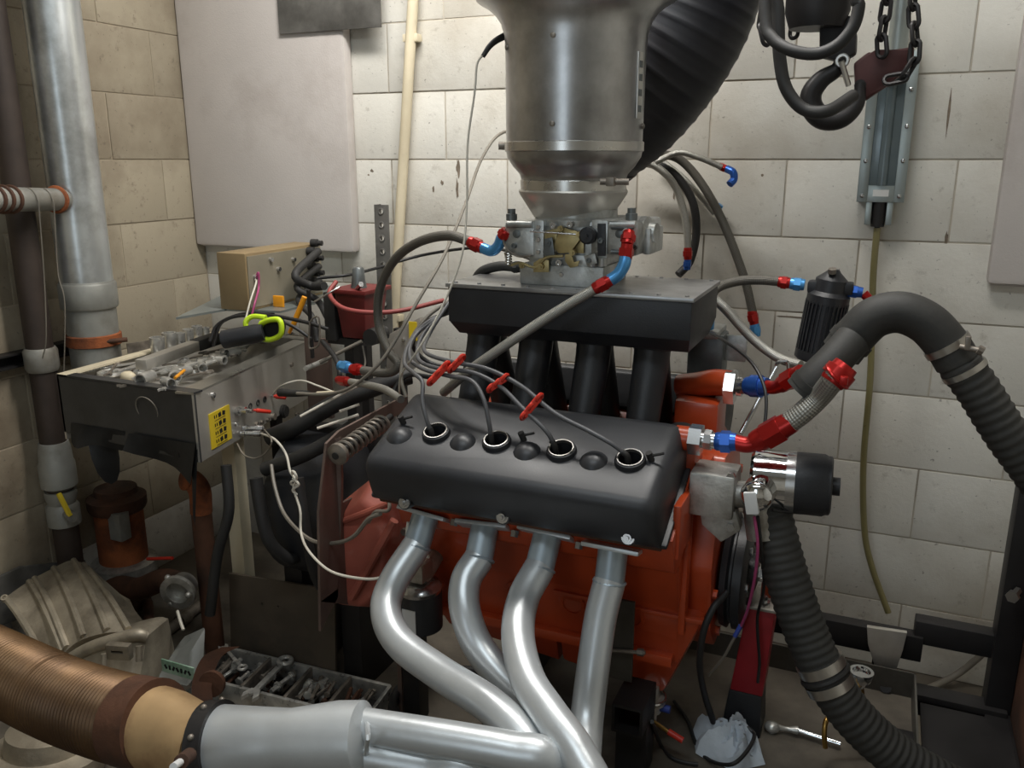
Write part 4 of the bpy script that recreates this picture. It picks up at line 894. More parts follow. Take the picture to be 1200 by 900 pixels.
b = MB(); q = A(1118, 402, 1.50); b.cyl(A(1125, 406, 1.51), A(1150, 411, 1.5), .0045, n=10); b.box(A(1134, 402, 1.505), (.008, .01, .022), bev=.002); b.cyl(A(1146, 409, 1.5), A(1152, 412, 1.5), .0075, n=8); t.part('tee_bolt', b, M_tooldark)
t.done()
# ---- lower ribbed hose
t = Thing('radiator_hose', 'lower black ribbed coolant hose dropping to the drip pan', 'hose')
R2 = W(26, A(930, 690, 1.46))
LP = [(898, 585, 1.50), (912, 640, 1.485), (928, 695, 1.47), (948, 750, 1.46), (972, 800, 1.45), (1005, 845, 1.45), (1050, 885, 1.46), (1105, 918, 1.475), (1145, 935, 1.49)]
b = MB(); b.tube(path(LP), lambda s, L: R2 * (.98 + .028 * math.sin(2 * math.pi * s / .0145)), 26, step=.0026); t.part('ribbed_hose', b, M_rubber2)
dC = A(975, 805, 1.45) - A(955, 765, 1.455)
clamp(t, 962, 779, 1.455, dC, R2 * 1.02, .018); clamp(t, 972, 801, 1.45, dC, R2 * 1.02, .018)
c = A(967, 790, 1.452); b = MB(); b.torus(c, dC, R2 * 1.02, .006, 28, 8); t.part('joint_ring', b, M_rubber); t.done()
# ---- plug leads
t_all = []
leads = [
 ('plug lead entering the valve cover tube beside the flywheel end', [(506, 508, 1.335), (500, 492, 1.33), (495, 470, 1.34), (495, 448, 1.36), (486, 438, 1.38), (474, 425, 1.46), (480, 402, 1.55), (500, 378, 1.62), (528, 366, 1.66)]),
 ('plug lead entering the second tube from the flywheel end', [(576, 516, 1.335), (573, 495, 1.33), (566, 466, 1.34), (552, 446, 1.36), (524, 440, 1.38), (495, 432, 1.42), (480, 418, 1.5), (488, 392, 1.58), (528, 361, 1.66)]),
 ('plug lead entering the third tube from the flywheel end', [(650, 523, 1.335), (640, 505, 1.33), (612, 478, 1.34), (585, 452, 1.36), (552, 436, 1.38), (515, 432, 1.4), (490, 420, 1.48), (496, 392, 1.58), (528, 357, 1.66)]),
 ('plug lead entering the tube nearest the water pump', [(735, 535, 1.335), (720, 522, 1.33), (690, 505, 1.33), (650, 484, 1.34), (610, 452, 1.36), (570, 432, 1.38), (530, 424, 1.4), (498, 412, 1.48), (504, 390, 1.58), (528, 352, 1.66)])]
for lb, P_ in leads:
    t = Thing('spark_plug_lead', 'grey spark ' + lb, 'ignition lead', 'spark plug leads over the valve cover')
    b = MB(); b.tube(path(P_), .0042, 10); t.part('lead', b, M_plug)
    b = MB(); b.tube([A(*P_[0]) + V((0, .01, -.03)), A(*P_[0]), A(*P_[1]).lerp(A(*P_[0]), .6)], .0055, 10, sub=4); t.part('boot', b, M_rubber); t.done()
sep = [((505, 447, 1.36), (523, 428, 1.38), 'red lead separator closest to the console'), ((529, 432, 1.38), (541, 420, 1.39), 'red lead separator beside the first intake runner'), ((575, 455, 1.36), (592, 443, 1.365), 'red lead separator lying before the second runner'), ((614, 487, 1.335), (632, 466, 1.345), 'red lead separator above the valve cover middle')]
for a, b_, lb in sep:
    t = Thing('wire_separator', lb, 'wire clip', 'red spark lead separators')
    p, q = A(*a), A(*b_); b = MB(); b.box((p + q) / 2, ((q - p).length, .012, .012), rot=(q - p).to_track_quat('X', 'Z').to_matrix(), bev=.002); o = t.part('bar', b, M_redplas)
    for k in (0, .5, 1):
        b = MB(); b.torus(p.lerp(q, k), V((1, -.2, -.5)), .0075, .0036, 12, 6); t.part('clip_ring', b, M_redplas)
    t.done()
# ---- throttle rod near the filter
solo('brace_rod', MB().cyl(A(868, 508, 1.72), A(910, 430, 1.80), .005, n=10).tube(path([(908, 434, 1.8), (912, 425, 1.8), (922, 424, 1.8), (924, 432, 1.8)]), .004, 8), M_nickel, 'thin bright steel rod leaning behind the blue fittings', 'rod')
solo('sensor_wire', MB().tube(path([(826, 387, 1.85), (850, 400, 1.7), (880, 424, 1.6), (896, 455, 1.55), (897, 490, 1.52), (890, 520, 1.5)]), .0032, 8), M_wireb, 'thin dark wire arching past the upper blue fitting', 'wire')

# ================================================================== CART, DRIP PAN, STAND AT RIGHT
DZ = .25
t = Thing('drip_pan', 'wide oily steel drip pan under the engine', 'pan')
dx0, dx1, dy0, dy1 = -.64, .155, 1.12, 1.865
b = MB(); b.span((dx0, dy0, DZ - .006), (dx1, dy1, DZ)); t.part('pan_floor', b, M_floor)
for a, c in (((dx0, dy1 - .004, DZ), (dx1, dy1, DZ + .06)), ((dx1 - .004, dy0, DZ), (dx1, dy1, DZ + .06)), ((dx0, dy0, DZ), (dx0 + .004, dy1, DZ + .06)), ((dx0, dy0, DZ), (dx1, dy0 + .004, DZ + .06))):
    b = MB(); b.span(a, c); t.part('rim', b, M_pan)
b = MB(); q = AZ(1056, 878, DZ + .001); b.box(q + V((.0, .02, .012)), (.05, .035, .02), bev=.003); t.part('drain_boss', b, M_darkiron); t.done()
t = Thing('engine_cart', 'black steel engine cart frame with tall end post', 'cart')
def bar(a, c, wd, m=M_darkiron, name='rail'):
    a = V(a); c = V(c); b = MB(); d = c - a; b.box((a + c) / 2, (d.length, wd[0], wd[1]), rot=d.to_track_quat('X', 'Z').to_matrix(), bev=.003); return t.part(name, b, m)
zA = A(1000, 742, 1.92).z; r0 = V((-.95, 1.92, zA)); r1 = V((A(1080, 762, 1.92).x, 1.92, zA)); bar(r0, r1, (.035, .06))
zB = A(1120, 745, 1.93).z; bar((A(1072, 730, 1.93).x, 1.93, zB), (.34, 1.93, zB), (.04, .055))
post = bar((.322, 1.92, 0.0), (.322, 1.92, .98), (.06, .05), name='post')
b = MB(); b.lathe(A(1193, 692, 1.88), (-.4, -1, 0), [(0, .008), (.03, .008), (.03, .013), (.04, .013)], 6); t.part('post_bolt', b, M_steel, post)
zC = A(1110, 825, 1.90).z; bar((.10, 1.90, zC), (.34, 1.90, zC - .0), (.05, .045)); bar((-.70, 1.90, .222), (.34, 1.90, .222), (.05, .04)); bar((-.70, 1.15, .222), (.34, 1.15, .222), (.05, .04)); bar((.322, 1.15, .222), (.322, 1.9, .222), (.05, .04)); bar((-.66, 1.15, .222), (-.66, 1.9, .222), (.05, .04))
for x, y in ((-.66, 1.15), (-.66, 1.9), (.322, 1.15)): bar((x, y, 0), (x, y, .21), (.05, .05), name='leg')
b = MB(); b.span((.17, 1.2, .235), (.34, 1.86, .245)); t.part('side_deck', b, M_darkiron)
b = MB(); b.span((.348, 1.3, .0), (.356, 1.95, .62)); t.part('side_panel', b, M_rustdark)
tp0 = [A(1016, 735, 1.885), A(1063, 742, 1.885), A(1058, 762, 1.885), A(1045, 801, 1.885), A(1031, 800, 1.885), A(1017, 755, 1.885)]
b = MB(); b.prism(tp0, (0, .012, 0), .001); t.part('gusset_plate', b, M_steel2)
b = MB(); b.cyl(A(1038, 806, 1.86), A(1038, 806, 1.90), .012, n=12); t.part('gusset_bolt', b, M_darkiron)
b = MB(); b.span((A(1024, 760, 1.9).x, 1.90, .25), (A(1052, 760, 1.9).x, 1.93, zA)); t.part('upright', b, M_darkiron)
t.done()
solo('loose_hose', MB().tube([AZ(1052, 820, .01), AZ(1085, 808, .012)] + path([(1125, 788, 2.37), (1165, 752, 2.37), (1190, 715, 2.38)]), .009, 10), M_wireg, 'grey hose lying at the wall behind the cart post', 'hose')
# red stand
t = Thing('engine_stand', 'crimson engine stand leg with black foot in drip pan', 'stand')
b = MB(); b.hull8([(-.215, 1.585, DZ), (-.135, 1.585, DZ), (-.135, 1.67, DZ), (-.215, 1.67, DZ)], [(-.205, 1.59, .345), (-.14, 1.59, .345), (-.14, 1.665, .345), (-.205, 1.665, .345)], .004); t.part('foot', b, M_black)
b = MB(); b.hull8([(-.203, 1.59, .345), (-.138, 1.59, .345), (-.138, 1.665, .345), (-.203, 1.665, .345)], [(-.182, 1.592, .535), (-.128, 1.592, .535), (-.128, 1.672, .535), (-.182, 1.672, .535)], .003); t.part('leg', b, M_redpaint)
b = MB(); b.span((-.182, 1.59, .535), (-.126, 1.68, .541), bev=.001); t.part('top_plate', b, M_steel2)
b = MB(); b.box((-.148, 1.655, .57), (.03, .03, .07), bev=.003); t.part('red_lug', b, M_orange)
for y in (1.605, 1.66):
    b = MB(); b.lathe((-.15, y, .541), (0, 0, 1), [(0, .012), (.01, .012), (.01, .006), (.02, .006)], 6); t.part('bolt', b, M_nickel)
t.done()
# engine front mount and steering-like vertical plate behind header
t = Thing('engine_mount_frame', 'black square tube mount with glass-grey plate below header', 'frame')
b = MB(); q = A(738, 838, 1.36); b.box(q + V((0, .03, 0)), (.06, .10, .06), bev=.003); st = t.part('square_tube', b, M_darkiron)
b = MB(); b.box(q + V((0, .02, 0)), (.048, .2, .048)); cut(st, b)
b = MB(); b.span((q.x - .03, 1.375, DZ), (q.x + .03, 1.435, q.z - .028), bev=.002); t.part('post', b, M_darkiron)
a = A(712, 700, 1.40); c = A(740, 800, 1.40); b = MB(); b.span((a.x, 1.40, c.z), (c.x, 1.406, a.z)); t.part('plate', b, M_pan)
b = MB(); b.cyl(A(712, 762, 1.395), A(756, 765, 1.395), .004, n=8); b.lathe(A(747, 764, 1.395), (1, 0, .1), [(0, .007), (.012, .007)], 6); t.part('stud', b, M_tooldark); t.done()
t = Thing('drain_valve', 'small brass drain valve with red lever under oil pan', 'valve')
q = A(762, 826, 1.47); b = MB(); b.lathe(q + V((0, 0, -.045)), (0, 0, 1), [(0, .014), (.03, .014), (.034, .022), (.05, .022), (.054, .03), (.06, .03), (.064, .018), (.09, .016)], 16); t.part('body', b, M_steel2)
b = MB(); b.torus(q + V((0, 0, .02)), (0, 0, 1), .03, .003, 18, 6); t.part('bail', b, M_nickel)
b = MB(); b.cyl(q + V((.01, -.02, -.02)), q + V((.05, -.03, -.03)), .004, n=8); lv = t.part('lever', b, M_brass)
b = MB(); b.cyl(q + V((.045, -.029, -.028)), q + V((.075, -.034, -.036)), .0065, n=10); t.part('lever_grip', b, M_redplas, lv)
b = MB(); b.tube([q + V((.0, 0, -.04)), q + V((.0, -.01, -.08)), q + V((.004, -.02, -.14))], .009, 12); t.part('red_outlet_hose', b, M_redplas)
b = MB(); b.cyl(q + V((.02, .0, -.0)), q + V((.04, 0, .0)), .008, n=10); t.part('blue_plug', b, M_wireblue); t.done()
# rag
rg = MB(); random.seed(3)
rc = [AZ(812, 856, DZ), AZ(866, 857, DZ), AZ(882, 866, DZ), AZ(897, 897, DZ), AZ(860, 905, DZ), AZ(815, 885, DZ)]
NX = 22; grid = []
ctr = sum(rc, V((0, 0, 0))) / len(rc)
def rim(a):
    k = a / (2 * math.pi) * len(rc); i = int(k) % len(rc); return rc[i].lerp(rc[(i + 1) % len(rc)], k - int(k))
rings = []
for i in range(9):
    f = 1 - i / 9; R_ = []
    for k in range(36):
        a = 2 * math.pi * k / 36; p = ctr.lerp(rim(a), f)
        h = .008 + .055 * (1 - f) ** .6 + .018 * math.sin(a * 5 + i * .5) * f + .014 * math.sin(a * 8 + i * 1.1) * math.sin(f * 3.1)
        R_.append(rg.bm.verts.new((p.x, p.y, DZ + max(.002, h * (1 if f < .99 else .2)))))
    rings.append(R_)
for a, b_ in zip(rings, rings[1:]):
    for k in range(36): rg.bm.faces.new((a[k], a[(k + 1) % 36], b_[(k + 1) % 36], b_[k]))
rg.bm.faces.new(rings[-1]); rg.bm.faces.new([v for v in rings[0]][::-1])
solo('shop_rag', rg, M_rag, 'crumpled pale blue shop rag lying in the drip pan', 'rag')
# wrench, rod with funnel knob
t = Thing('ratchet_wrench', 'chrome ratchet wrench lying in the drip pan', 'wrench')
a = AZ(905, 852, DZ + .012); c = AZ(985, 872, DZ + .012); e = AZ(935, 856, DZ + .012)
b = MB(); b.cyl(e, c, .006, n=10); t.part('handle', b, M_chrome)
b = MB(); b.tube([a, e], lambda s, L: .007 + .002 * math.cos(s / L * 6), 10, sub=8); t.part('flex_joint', b, M_tool); 
b = MB(); b.ball(a, .014, (1.2, 1, .8)); b.cyl(a, a - V((0, 0, .011)), .008, n=10); t.part('head', b, M_tool); t.done()
t = Thing('dip_rod', 'bent brass rod with a chrome cup standing in pan', 'rod')
b = MB(); b.tube(path([(1008, 798, 1.62), (1010, 815, 1.62), (1005, 822, 1.62), (998, 826, 1.60), (975, 838, 1.58), (968, 845, 1.56), (966, 860, 1.55), (967, 876, 1.55)]), .005, 10); t.part('rod', b, M_brass)
b = MB(); q = A(1008, 800, 1.62); b.lathe(q, (0, 0, 1), [(-.01, .008), (0, .012), (.006, .019), (.022, .023), (.026, .023), (.026, .017), (.02, .015)], 18); t.part('cup', b, M_chrome); t.done()
# wires at the front
solo('crank_sensor_wire', MB().tube(path([(884, 605, 1.42), (888, 640, 1.42), (884, 680, 1.44), (876, 715, 1.47), (868, 735, 1.49)]), .0028, 8), M_wirepink, 'magenta wire dropping from the white connector past balancer', 'wire')
solo('ground_wire', MB().tube(path([(888, 605, 1.42), (893, 650, 1.44), (895, 690, 1.5), (888, 720, 1.56), (888, 745, 1.565), (890, 775, 1.565), (888, 800, 1.56)]), .003, 8), M_wireb, 'black wire with blue joint lying over the crimson leg', 'wire')
solo('crimped_wire', MB().tube(path([(866, 738, 1.49), (858, 752, 1.485), (848, 770, 1.49), (830, 792, 1.5)]), .0026, 8), M_wireg, 'grey wire sagging from a blue crimp to the pan', 'wire')
solo('crimp_joint', MB().cyl(A(868, 733, 1.49), A(861, 746, 1.486), .0045, n=10), M_wireblue, 'tiny blue crimp joint between magenta and grey wires', 'connector')
solo('power_cable', MB().tube(path([(852, 694, 1.475), (845, 702, 1.46), (835, 714, 1.44), (824, 742, 1.43), (820, 780, 1.45), (826, 815, 1.50), (836, 846, 1.53)]), .0065, 10), M_wireb, 'thick black cable dropping from the engine front to the pan', 'cable')
solo('floor_cable', MB().tube([AZ(*q, DZ + .006) for q in ((790, 822), (806, 845), (815, 870), (830, 890))] + [AZ(856, 896, DZ + .04), AZ(874, 882, DZ + .05), AZ(884, 862, DZ + .045), AZ(876, 852, DZ + .05)], .004, 8), M_wireb, 'black cable looping around and over the shop rag', 'cable')
solo('floor_cable', MB().tube([A(764, 846, 1.39), AZ(774, 872, DZ + .008), AZ(786, 887, DZ + .005), AZ(800, 893, DZ + .005), AZ(818, 896, DZ + .006)], .004, 8), M_wireb, 'black cable curving on the pan from square tube', 'cable')
# ================================================================== CONSOLE AT LEFT
t = Thing('control_console', 'steel dynamometer console box with taped end and tool tray', 'console')
CZt = .85; CZb = .677
fp = [(-1.962, 1.514), (-1.497, 1.514), (-1.625, 2.16), (-1.99, 2.16)]
nl, nr, fr_, fl_ = [V((x, y, 0)) for x, y in fp]
def up(p, z): return V((p.x, p.y, z))
# side panel (faces the engine)
sd = (fr_ - nr).normalized(); sn_ = V((sd.y, -sd.x, 0))
b = MB(); b.prism([up(nr, CZb), up(fr_, CZb), up(fr_, CZt), up(nr, CZt)], -sn_ * .006); face = t.part('side_panel', b, M_steel2)
b = MB(); b.prism([up(nl, CZb + .02), up(nr, CZb), up(nr, CZt), up(nl, CZt)], (0, .006, 0)); end = t.part('end_panel', b, M_tape)
b = MB(); b.prism([up(fl_, CZb), up(fr_, CZb), up(fr_, CZt), up(fl_, CZt)], (0, -.006, 0)); t.part('back_panel', b, M_steel2)
b = MB(); b.prism([up(nl, CZb), up(fl_, CZb), up(fl_, CZt), up(nl, CZt)], (.006, 0, 0)); t.part('far_panel', b, M_steel2)
b = MB(); cen = (nl + nr + fr_ + fl_) / 4; b.prism([up(p.lerp(cen, .035), CZt - .03) for p in (nl, nr, fr_, fl_)], (0, 0, .006)); t.part('tray_floor', b, M_steel2)
b = MB(); b.prism([up(p.lerp(cen, .035), CZb + .024) for p in (nl, nr, fr_, fl_)], (0, 0, .006)); t.part('bottom_panel', b, M_darkiron)
# rolled rims
rz_ = [0]
def rimbar(a, c, inw, wd, m, name='rim'):
    rz_[0] += .0006; a, c = up(a, CZt + rz_[0]), up(c, CZt + rz_[0]); b = MB(); b.prism([a, c, c + inw * wd, a + inw * wd], (0, 0, .005)); return t.part(name, b, m)
rimbar(nr, fr_, -sn_, .05, M_steel); rimbar(nl, nr, V((0, 1, 0)), .03, M_tape); rimbar(nl, fl_, V((1, 0, 0)), .035, M_pvc); rimbar(fl_, fr_, V((0, -1, 0)), .03, M_steel2)
# torn tape flaps hanging from the end
for k, (x0, x1, drop, yo) in enumerate(((-1.93, -1.74, .02, 0), (-1.86, -1.77, .12, .01), (-1.72, -1.50, .06, -.004), (-1.56, -1.50, .17, .004))):
    b = MB(); z0 = CZb + .03; n_ = 8; ring1 = []; ring2 = []
    for i in range(n_ + 1):
        x = x0 + (x1 - x0) * i / n_; f = i / n_
        zb = z0 - .02 - drop * (math.sin(f * math.pi) if k in (1,) else (f if k != 0 else .6 + .4 * math.sin(f * 9)))
        ring1.append(b.bm.verts.new((x, 1.511 + yo, z0 + .02))); ring2.append(b.bm.verts.new((x - .01 * f, 1.505 + yo - .02 * math.sin(f * 5 + k), zb)))
    for i in range(n_): b.bm.faces.new((ring1[i], ring1[i + 1], ring2[i + 1], ring2[i]))
    ext = bmesh.ops.solidify(b.bm, geom=b.bm.faces[:], thickness=.002)
    t.part('tape_flap', b, M_tape, end)
b = MB(); b.torus(A(172, 480, 1.512), (0, 1, .2), .035, .0015, 24, 6); t.part('tape_edge', b, M_wireg, end)
# on the side panel: s along, z up
def sp(px, py):  # pixel on the panel plane
    d = ray(px, py); k = (nr - CAM).dot(sn_) / d.dot(sn_); return CAM + d * k
def onp(name, px, py, prof, m, n=14, par=None):
    b = MB(); b.lathe(sp(px, py), sn_, prof, n); return t.part(name, b, m, par)
Rp = Matrix((sd, sn_ * -1, V((0, 0, 1)))).transposed()
lab = MB(); c = (sp(246, 478) + sp(270, 522)) / 2; c = sp(258, 500); lab.box(c + sn_ * .001, ((sp(270, 495) - sp(246, 505)).length, .002, .092), rot=Rp); yl = t.part('warning_label', lab, M_yellow, face, label='yellow label with black marks')
for r in range(4):
    for k in range(2):
        q = c + sn_ * .0024 + V((0, 0, .033 - r * .0215)) + sd * (-.001 + .019 * k)
        m = MB(); m.box(q, (.012, .0012, .011), rot=Rp @ Matrix.Rotation(.4 * (k - .5), 3, 'Y')); t.part('label_mark', m, M_ink, yl)
    for k in range(2):
        q = c + sn_ * .0024 + V((0, 0, .033 - r * .0215)) - sd * (.016 + .009 * k)
        m = MB(); m.box(q, (.003, .0012, .008), rot=Rp); t.part('label_text', m, M_ink, yl)
    m = MB(); m.box(c + sn_ * .0022 + V((0, 0, .0225 - r * .0215)), (.05, .0008, .0012), rot=Rp); t.part('label_line', m, M_ink, yl)
onp('screw', 249, 463, [(0, .008), (.006, .007), (.008, .003)], M_nickel, par=face); onp('screw', 276, 497, [(0, .006), (.006, .005)], M_nickel, par=face); onp('screw', 347, 486, [(0, .008), (.008, .007)], M_tooldark, par=face); onp('screw', 341, 427, [(0, .008), (.006, .007)], M_tooldark, par=face)
for q in ((293, 476), (302, 472), (310, 468)): onp('socket_hole', *q, [(0, .009), (.002, .009), (.002, .006), (-.004, .005)], M_rubber, par=face)
onp('knob', 331, 482, [(0, .02), (.008, .02), (.01, .016), (.014, .016)], M_rubber, 18, face); onp('jack', 319, 488, [(0, .01), (.01, .01)], M_tooldark, par=face)
for q in ((300, 497), (306, 495), (313, 492)): onp('jack', *q, [(0, .006), (.006, .006)], M_tooldark, par=face)
for q in ((277, 482), (284, 481)): onp('toggle_nut', *q, [(0, .011), (.01, .011), (.01, .006), (.03, .006)], M_nickel, 8, face)
t.done()
def jack(label, m, p, q, r):
    T_ = Thing('banana_plug', label, 'plug', 'red plugs in the console'); d = (q - p); b = MB(); b.lathe(p, d, [(0, r * .6), (d.length * .15, r * .6), (d.length * .18, r), (d.length * .95, r * .9), (d.length, r * .6)], 12); T_.part('grip', b, m)
    b = MB(); b.cyl(p - d * .25, p + d * .05, r * .5, n=8); T_.part('pin', b, M_nickel); T_.done()
p0 = sp(289, 480) + sn_ * .02; jack('red banana plug beside the yellow label', M_redplas, p0, p0 + sd * .03 + sn_ * .035 + V((0, 0, -.012)), .006)
p0 = sp(318, 464) + sn_ * .008; jack('red banana plug beside the row of dark sockets', M_redplas, p0, p0 + sn_ * .035 + sd * .005 + V((0, 0, -.003)), .0075)
for dz in (0, .014):
    T_ = Thing('coax_plug', 'upper silver coaxial plug in console side' if dz else 'lower silver coaxial plug in console side', 'plug', 'silver plugs in the console'); p0 = sp(282, 508) + V((0, 0, dz * .7)) + sd * dz * 1.2; d = sn_ * .055 + sd * .012
    b = MB(); b.lathe(p0, d, [(0, .009), (.012, .009), (.013, .007), (.034, .007), (.035, .0085), (.052, .0085), (.056, .004)], 14); T_.part('barrel', b, M_nickel); T_.done()
kn = A(345, 562, 1.4)
solo('thermocouple_wire', MB().tube([sp(282, 508) + sn_ * .056 + sd * .01, A(322, 515, 1.5), A(335, 532, 1.47), A(340, 552, 1.45), A(346, 562, 1.44), A(344, 572, 1.44), A(348, 585, 1.43), A(352, 600, 1.42), A(353, 625, 1.40), A(362, 646, 1.34), A(385, 668, 1.29), A(415, 677, 1.27), A(445, 677, 1.26), A(462, 660, 1.29), A(474, 640, 1.31), A(478, 612, 1.31)], .0028, 8), M_wirew, 'long white thermocouple wire sagging from console to header', 'wire')
solo('wire_knot', MB().torus(A(345, 557, 1.44), (.5, 1, .2), .010, .0028, 16, 6).torus(A(345, 566, 1.44), (-.5, 1, .6), .008, .0026, 16, 6).tube(path([(343, 560, 1.435), (350, 568, 1.435), (343, 574, 1.435), (348, 580, 1.435)]), .0028, 6), M_wirew, 'knot tied in the long white thermocouple wire', 'wire')
solo('thermocouple_wire', MB().tube([sp(290, 502) + sn_ * .05, A(318, 515, 1.49), A(314, 528, 1.5), A(300, 537, 1.53), A(286, 533, 1.56), A(278, 520, 1.6)], .002, 7), M_wireg, 'short grey wire looped under the silver console plugs', 'wire')
solo('ribbon_strap', MB().tube(path([(318, 545, 1.6), (322, 570, 1.56), (332, 600, 1.52), (350, 622, 1.46), (370, 635, 1.42), (395, 636, 1.38), (415, 628, 1.35), (432, 608, 1.32), (446, 602, 1.31)]), .0045, 6), M_wireg, 'flat grey strap sagging toward the red casting', 'strap')
solo('signal_lead', MB().tube([sp(312, 462) + sn_ * .02, A(330, 452, 1.75), A(352, 446, 1.75), A(372, 452, 1.72), A(392, 460, 1.68)], .0026, 8), M_wirew, 'pale signal wire arching above the console sockets', 'wire')
solo('signal_lead', MB().tube(path([(348, 461, 1.68), (380, 462, 1.66), (405, 457, 1.62), (430, 440, 1.6), (455, 412, 1.62), (490, 352, 1.7), (520, 300, 1.8), (545, 240, 1.95), (565, 185, 2.1), (590, 155, 2.2), (630, 160, 2.32), (670, 200, 2.39)]), .0042, 8), M_wireg, 'grey cable sweeping from console up behind the hat', 'cable')
T_ = Thing('lead_plug', 'black cable plug lying on the console side', 'plug'); b = MB(); b.tube(path([(328, 460, 1.70), (345, 461, 1.69), (362, 461, 1.68)]), lambda s, L: .011 - .004 * (s / L), 12); T_.part('shell', b, M_rubber); b = MB(); b.cyl(A(372, 461, 1.675), A(392, 460, 1.66), .0048, n=8); T_.part('sleeve', b, M_pvc); T_.done()

# ---- console pedestal / legs
t = Thing('console_stand', 'black and grey pedestal standing beneath the console', 'stand')
b = MB(); q = A(258, 560, 1.75); b.span((-1.62, 1.72, 0), (-1.575, 1.76, CZb + .018)); t.part('grey_post', b, M_pvc)
b = MB(); b.span((-1.93, 2.05, 0), (-1.88, 2.1, CZb + .018)); t.part('post', b, M_darkiron)
t.done()

# ---- dynamometer absorber (dark mass)
t = Thing('dynamometer', 'dark round dynamometer absorber between console and engine', 'dynamometer')
b = MB(); b.lathe((-1.42, 1.80, .50), (1, 0, 0), [(0, .10), (0, .17), (.02, .2), (.22, .2), (.24, .17), (.24, .1)], 40); t.part('absorber_drum', b, M_black)
b = MB(); b.cyl((-1.18, 1.80, .50), (-.98, 1.72, .55), .05, n=20); t.part('shaft', b, M_tooldark)
b = MB(); b.span((-1.42, 1.70, 0), (-1.36, 1.94, .36), bev=.004); t.part('pedestal', b, M_darkiron)
b = MB(); b.span((-1.24, 1.70, 0), (-1.18, 1.94, .36), bev=.004); t.part('pedestal', b, M_darkiron)
b = MB(); b.span((-1.44, 1.78, .66), (-1.16, 1.82, .715), bev=.004); t.part('torque_arm', b, M_darkiron); t.done()
for k, (P_, r, lb) in enumerate((([(316, 513, 1.72), (348, 499, 1.73), (395, 472, 1.77), (455, 448, 1.83), (480, 440, 1.87)], .024, 'fat black water hose running below the console toward engine'),
                              ([(310, 550, 1.62), (350, 536, 1.63), (385, 518, 1.65), (422, 494, 1.68)], .018, 'black water hose under the fat hose beside bracket'),
                              ([(265, 545, 1.62), (268, 600, 1.6), (255, 650, 1.58), (246, 720, 1.56)], .014, 'black hose drooping down beside the grey post'),
                              ([(300, 560, 1.575), (306, 600, 1.565), (316, 635, 1.565), (338, 655, 1.60), (350, 650, 1.64)], .016, 'black hose dropping before the absorber drum'),
                              ([(350, 560, 1.575), (358, 620, 1.56), (368, 670, 1.57), (378, 690, 1.60), (372, 676, 1.66)], .013, 'black hose passing down behind the sagging strap'))):
    solo('water_hose', MB().tube(path(P_), r, 14), M_rubber, lb, 'hose')
for k, P_ in enumerate(([(352, 488, 1.62), (400, 462, 1.68), (420, 452, 1.70)], [(398, 482, 1.62), (421, 474, 1.66)], [(372, 502, 1.6), (420, 486, 1.64)])):
    solo('conduit_strip', MB().tube(path(P_), .0035, 8), M_wirew, ('pale strip lying on the fat black hose', 'short pale strip above the brown bracket', 'long pale strip along the brown bracket edge')[k], 'strip')
# ---- brown bracket with window and spring
t = Thing('steel_bracket', 'brown steel bracket plate with a window and flange', 'bracket')
BX = -1.03
def bq(px, py, X=BX): return AX(px, py, X)
outer = [bq(383, 520), bq(398, 505), bq(478, 462), bq(482, 560), bq(478, 720), bq(376, 740)]
win = [bq(400, 540), bq(455, 492), bq(460, 560), bq(398, 590)]
b = MB()
# frame strips round the window
def quadp(pts, nm): b = MB(); b.prism(pts, (-.006, 0, 0)); t.part(nm, b, M_brownsteel)
quadp([bq(383, 520), bq(398, 505), bq(478, 462), bq(476, 482), bq(455, 492), bq(403, 530)], 'top_strip')
quadp([bq(383, 520), bq(403, 530), bq(400, 590), bq(396, 700), bq(376, 740), bq(374, 600)], 'near_strip')
quadp([bq(400, 590), bq(462, 560), bq(520, 560), bq(520, 720), bq(376, 705), bq(396, 690)], 'lower_plate')
fy = bq(396, 560).y - .004
b = MB(); b.prism([A(398, 512, fy), A(384, 520, fy), A(378, 545, fy), A(374, 640, fy), A(376, 705, fy), A(394, 705, fy), A(399, 640, fy), A(400, 560, fy)], (0, .008, 0), .002); t.part('edge_flange', b, M_brownsteel)
zf = bq(376, 740).z; yb = (bq(376, 740).y + bq(470, 740).y) / 2
b = MB(); b.span((BX - .012, 1.655, 0), (BX, 1.685, zf + .05)); t.part('leg', b, M_brownsteel)
b = MB(); b.span((BX - .012, 1.70, 0), (BX, 1.73, zf + .05)); t.part('leg', b, M_brownsteel); t.done()
t = Thing('coil_spring', 'dark oily coil spring mounted across the bracket window', 'spring')
sa = AX(402, 528, -1.004); sb2 = AX(450, 494, -1.004); d = sb2 - sa; ax_, u, v = frame_of(d); hel = []
for i in range(9 * 14 + 1):
    a = 2 * math.pi * i / 14; hel.append(sa + d * (i / 126) + (u * math.cos(a) + v * math.sin(a)) * .018)
b = MB(); b.tube(hel, .0042, 7, spline=False); t.part('coil', b, M_tooldark)
b = MB(); b.cyl(sa - ax_ * .03, sb2 + ax_ * .03, .008, n=10); t.part('guide_rod', b, M_rubber)
b = MB(); b.lathe(sa - ax_ * .012, -ax_, [(0, .024), (.01, .024), (.016, .012)], 14); t.part('end_cup', b, M_tooldark); t.done()
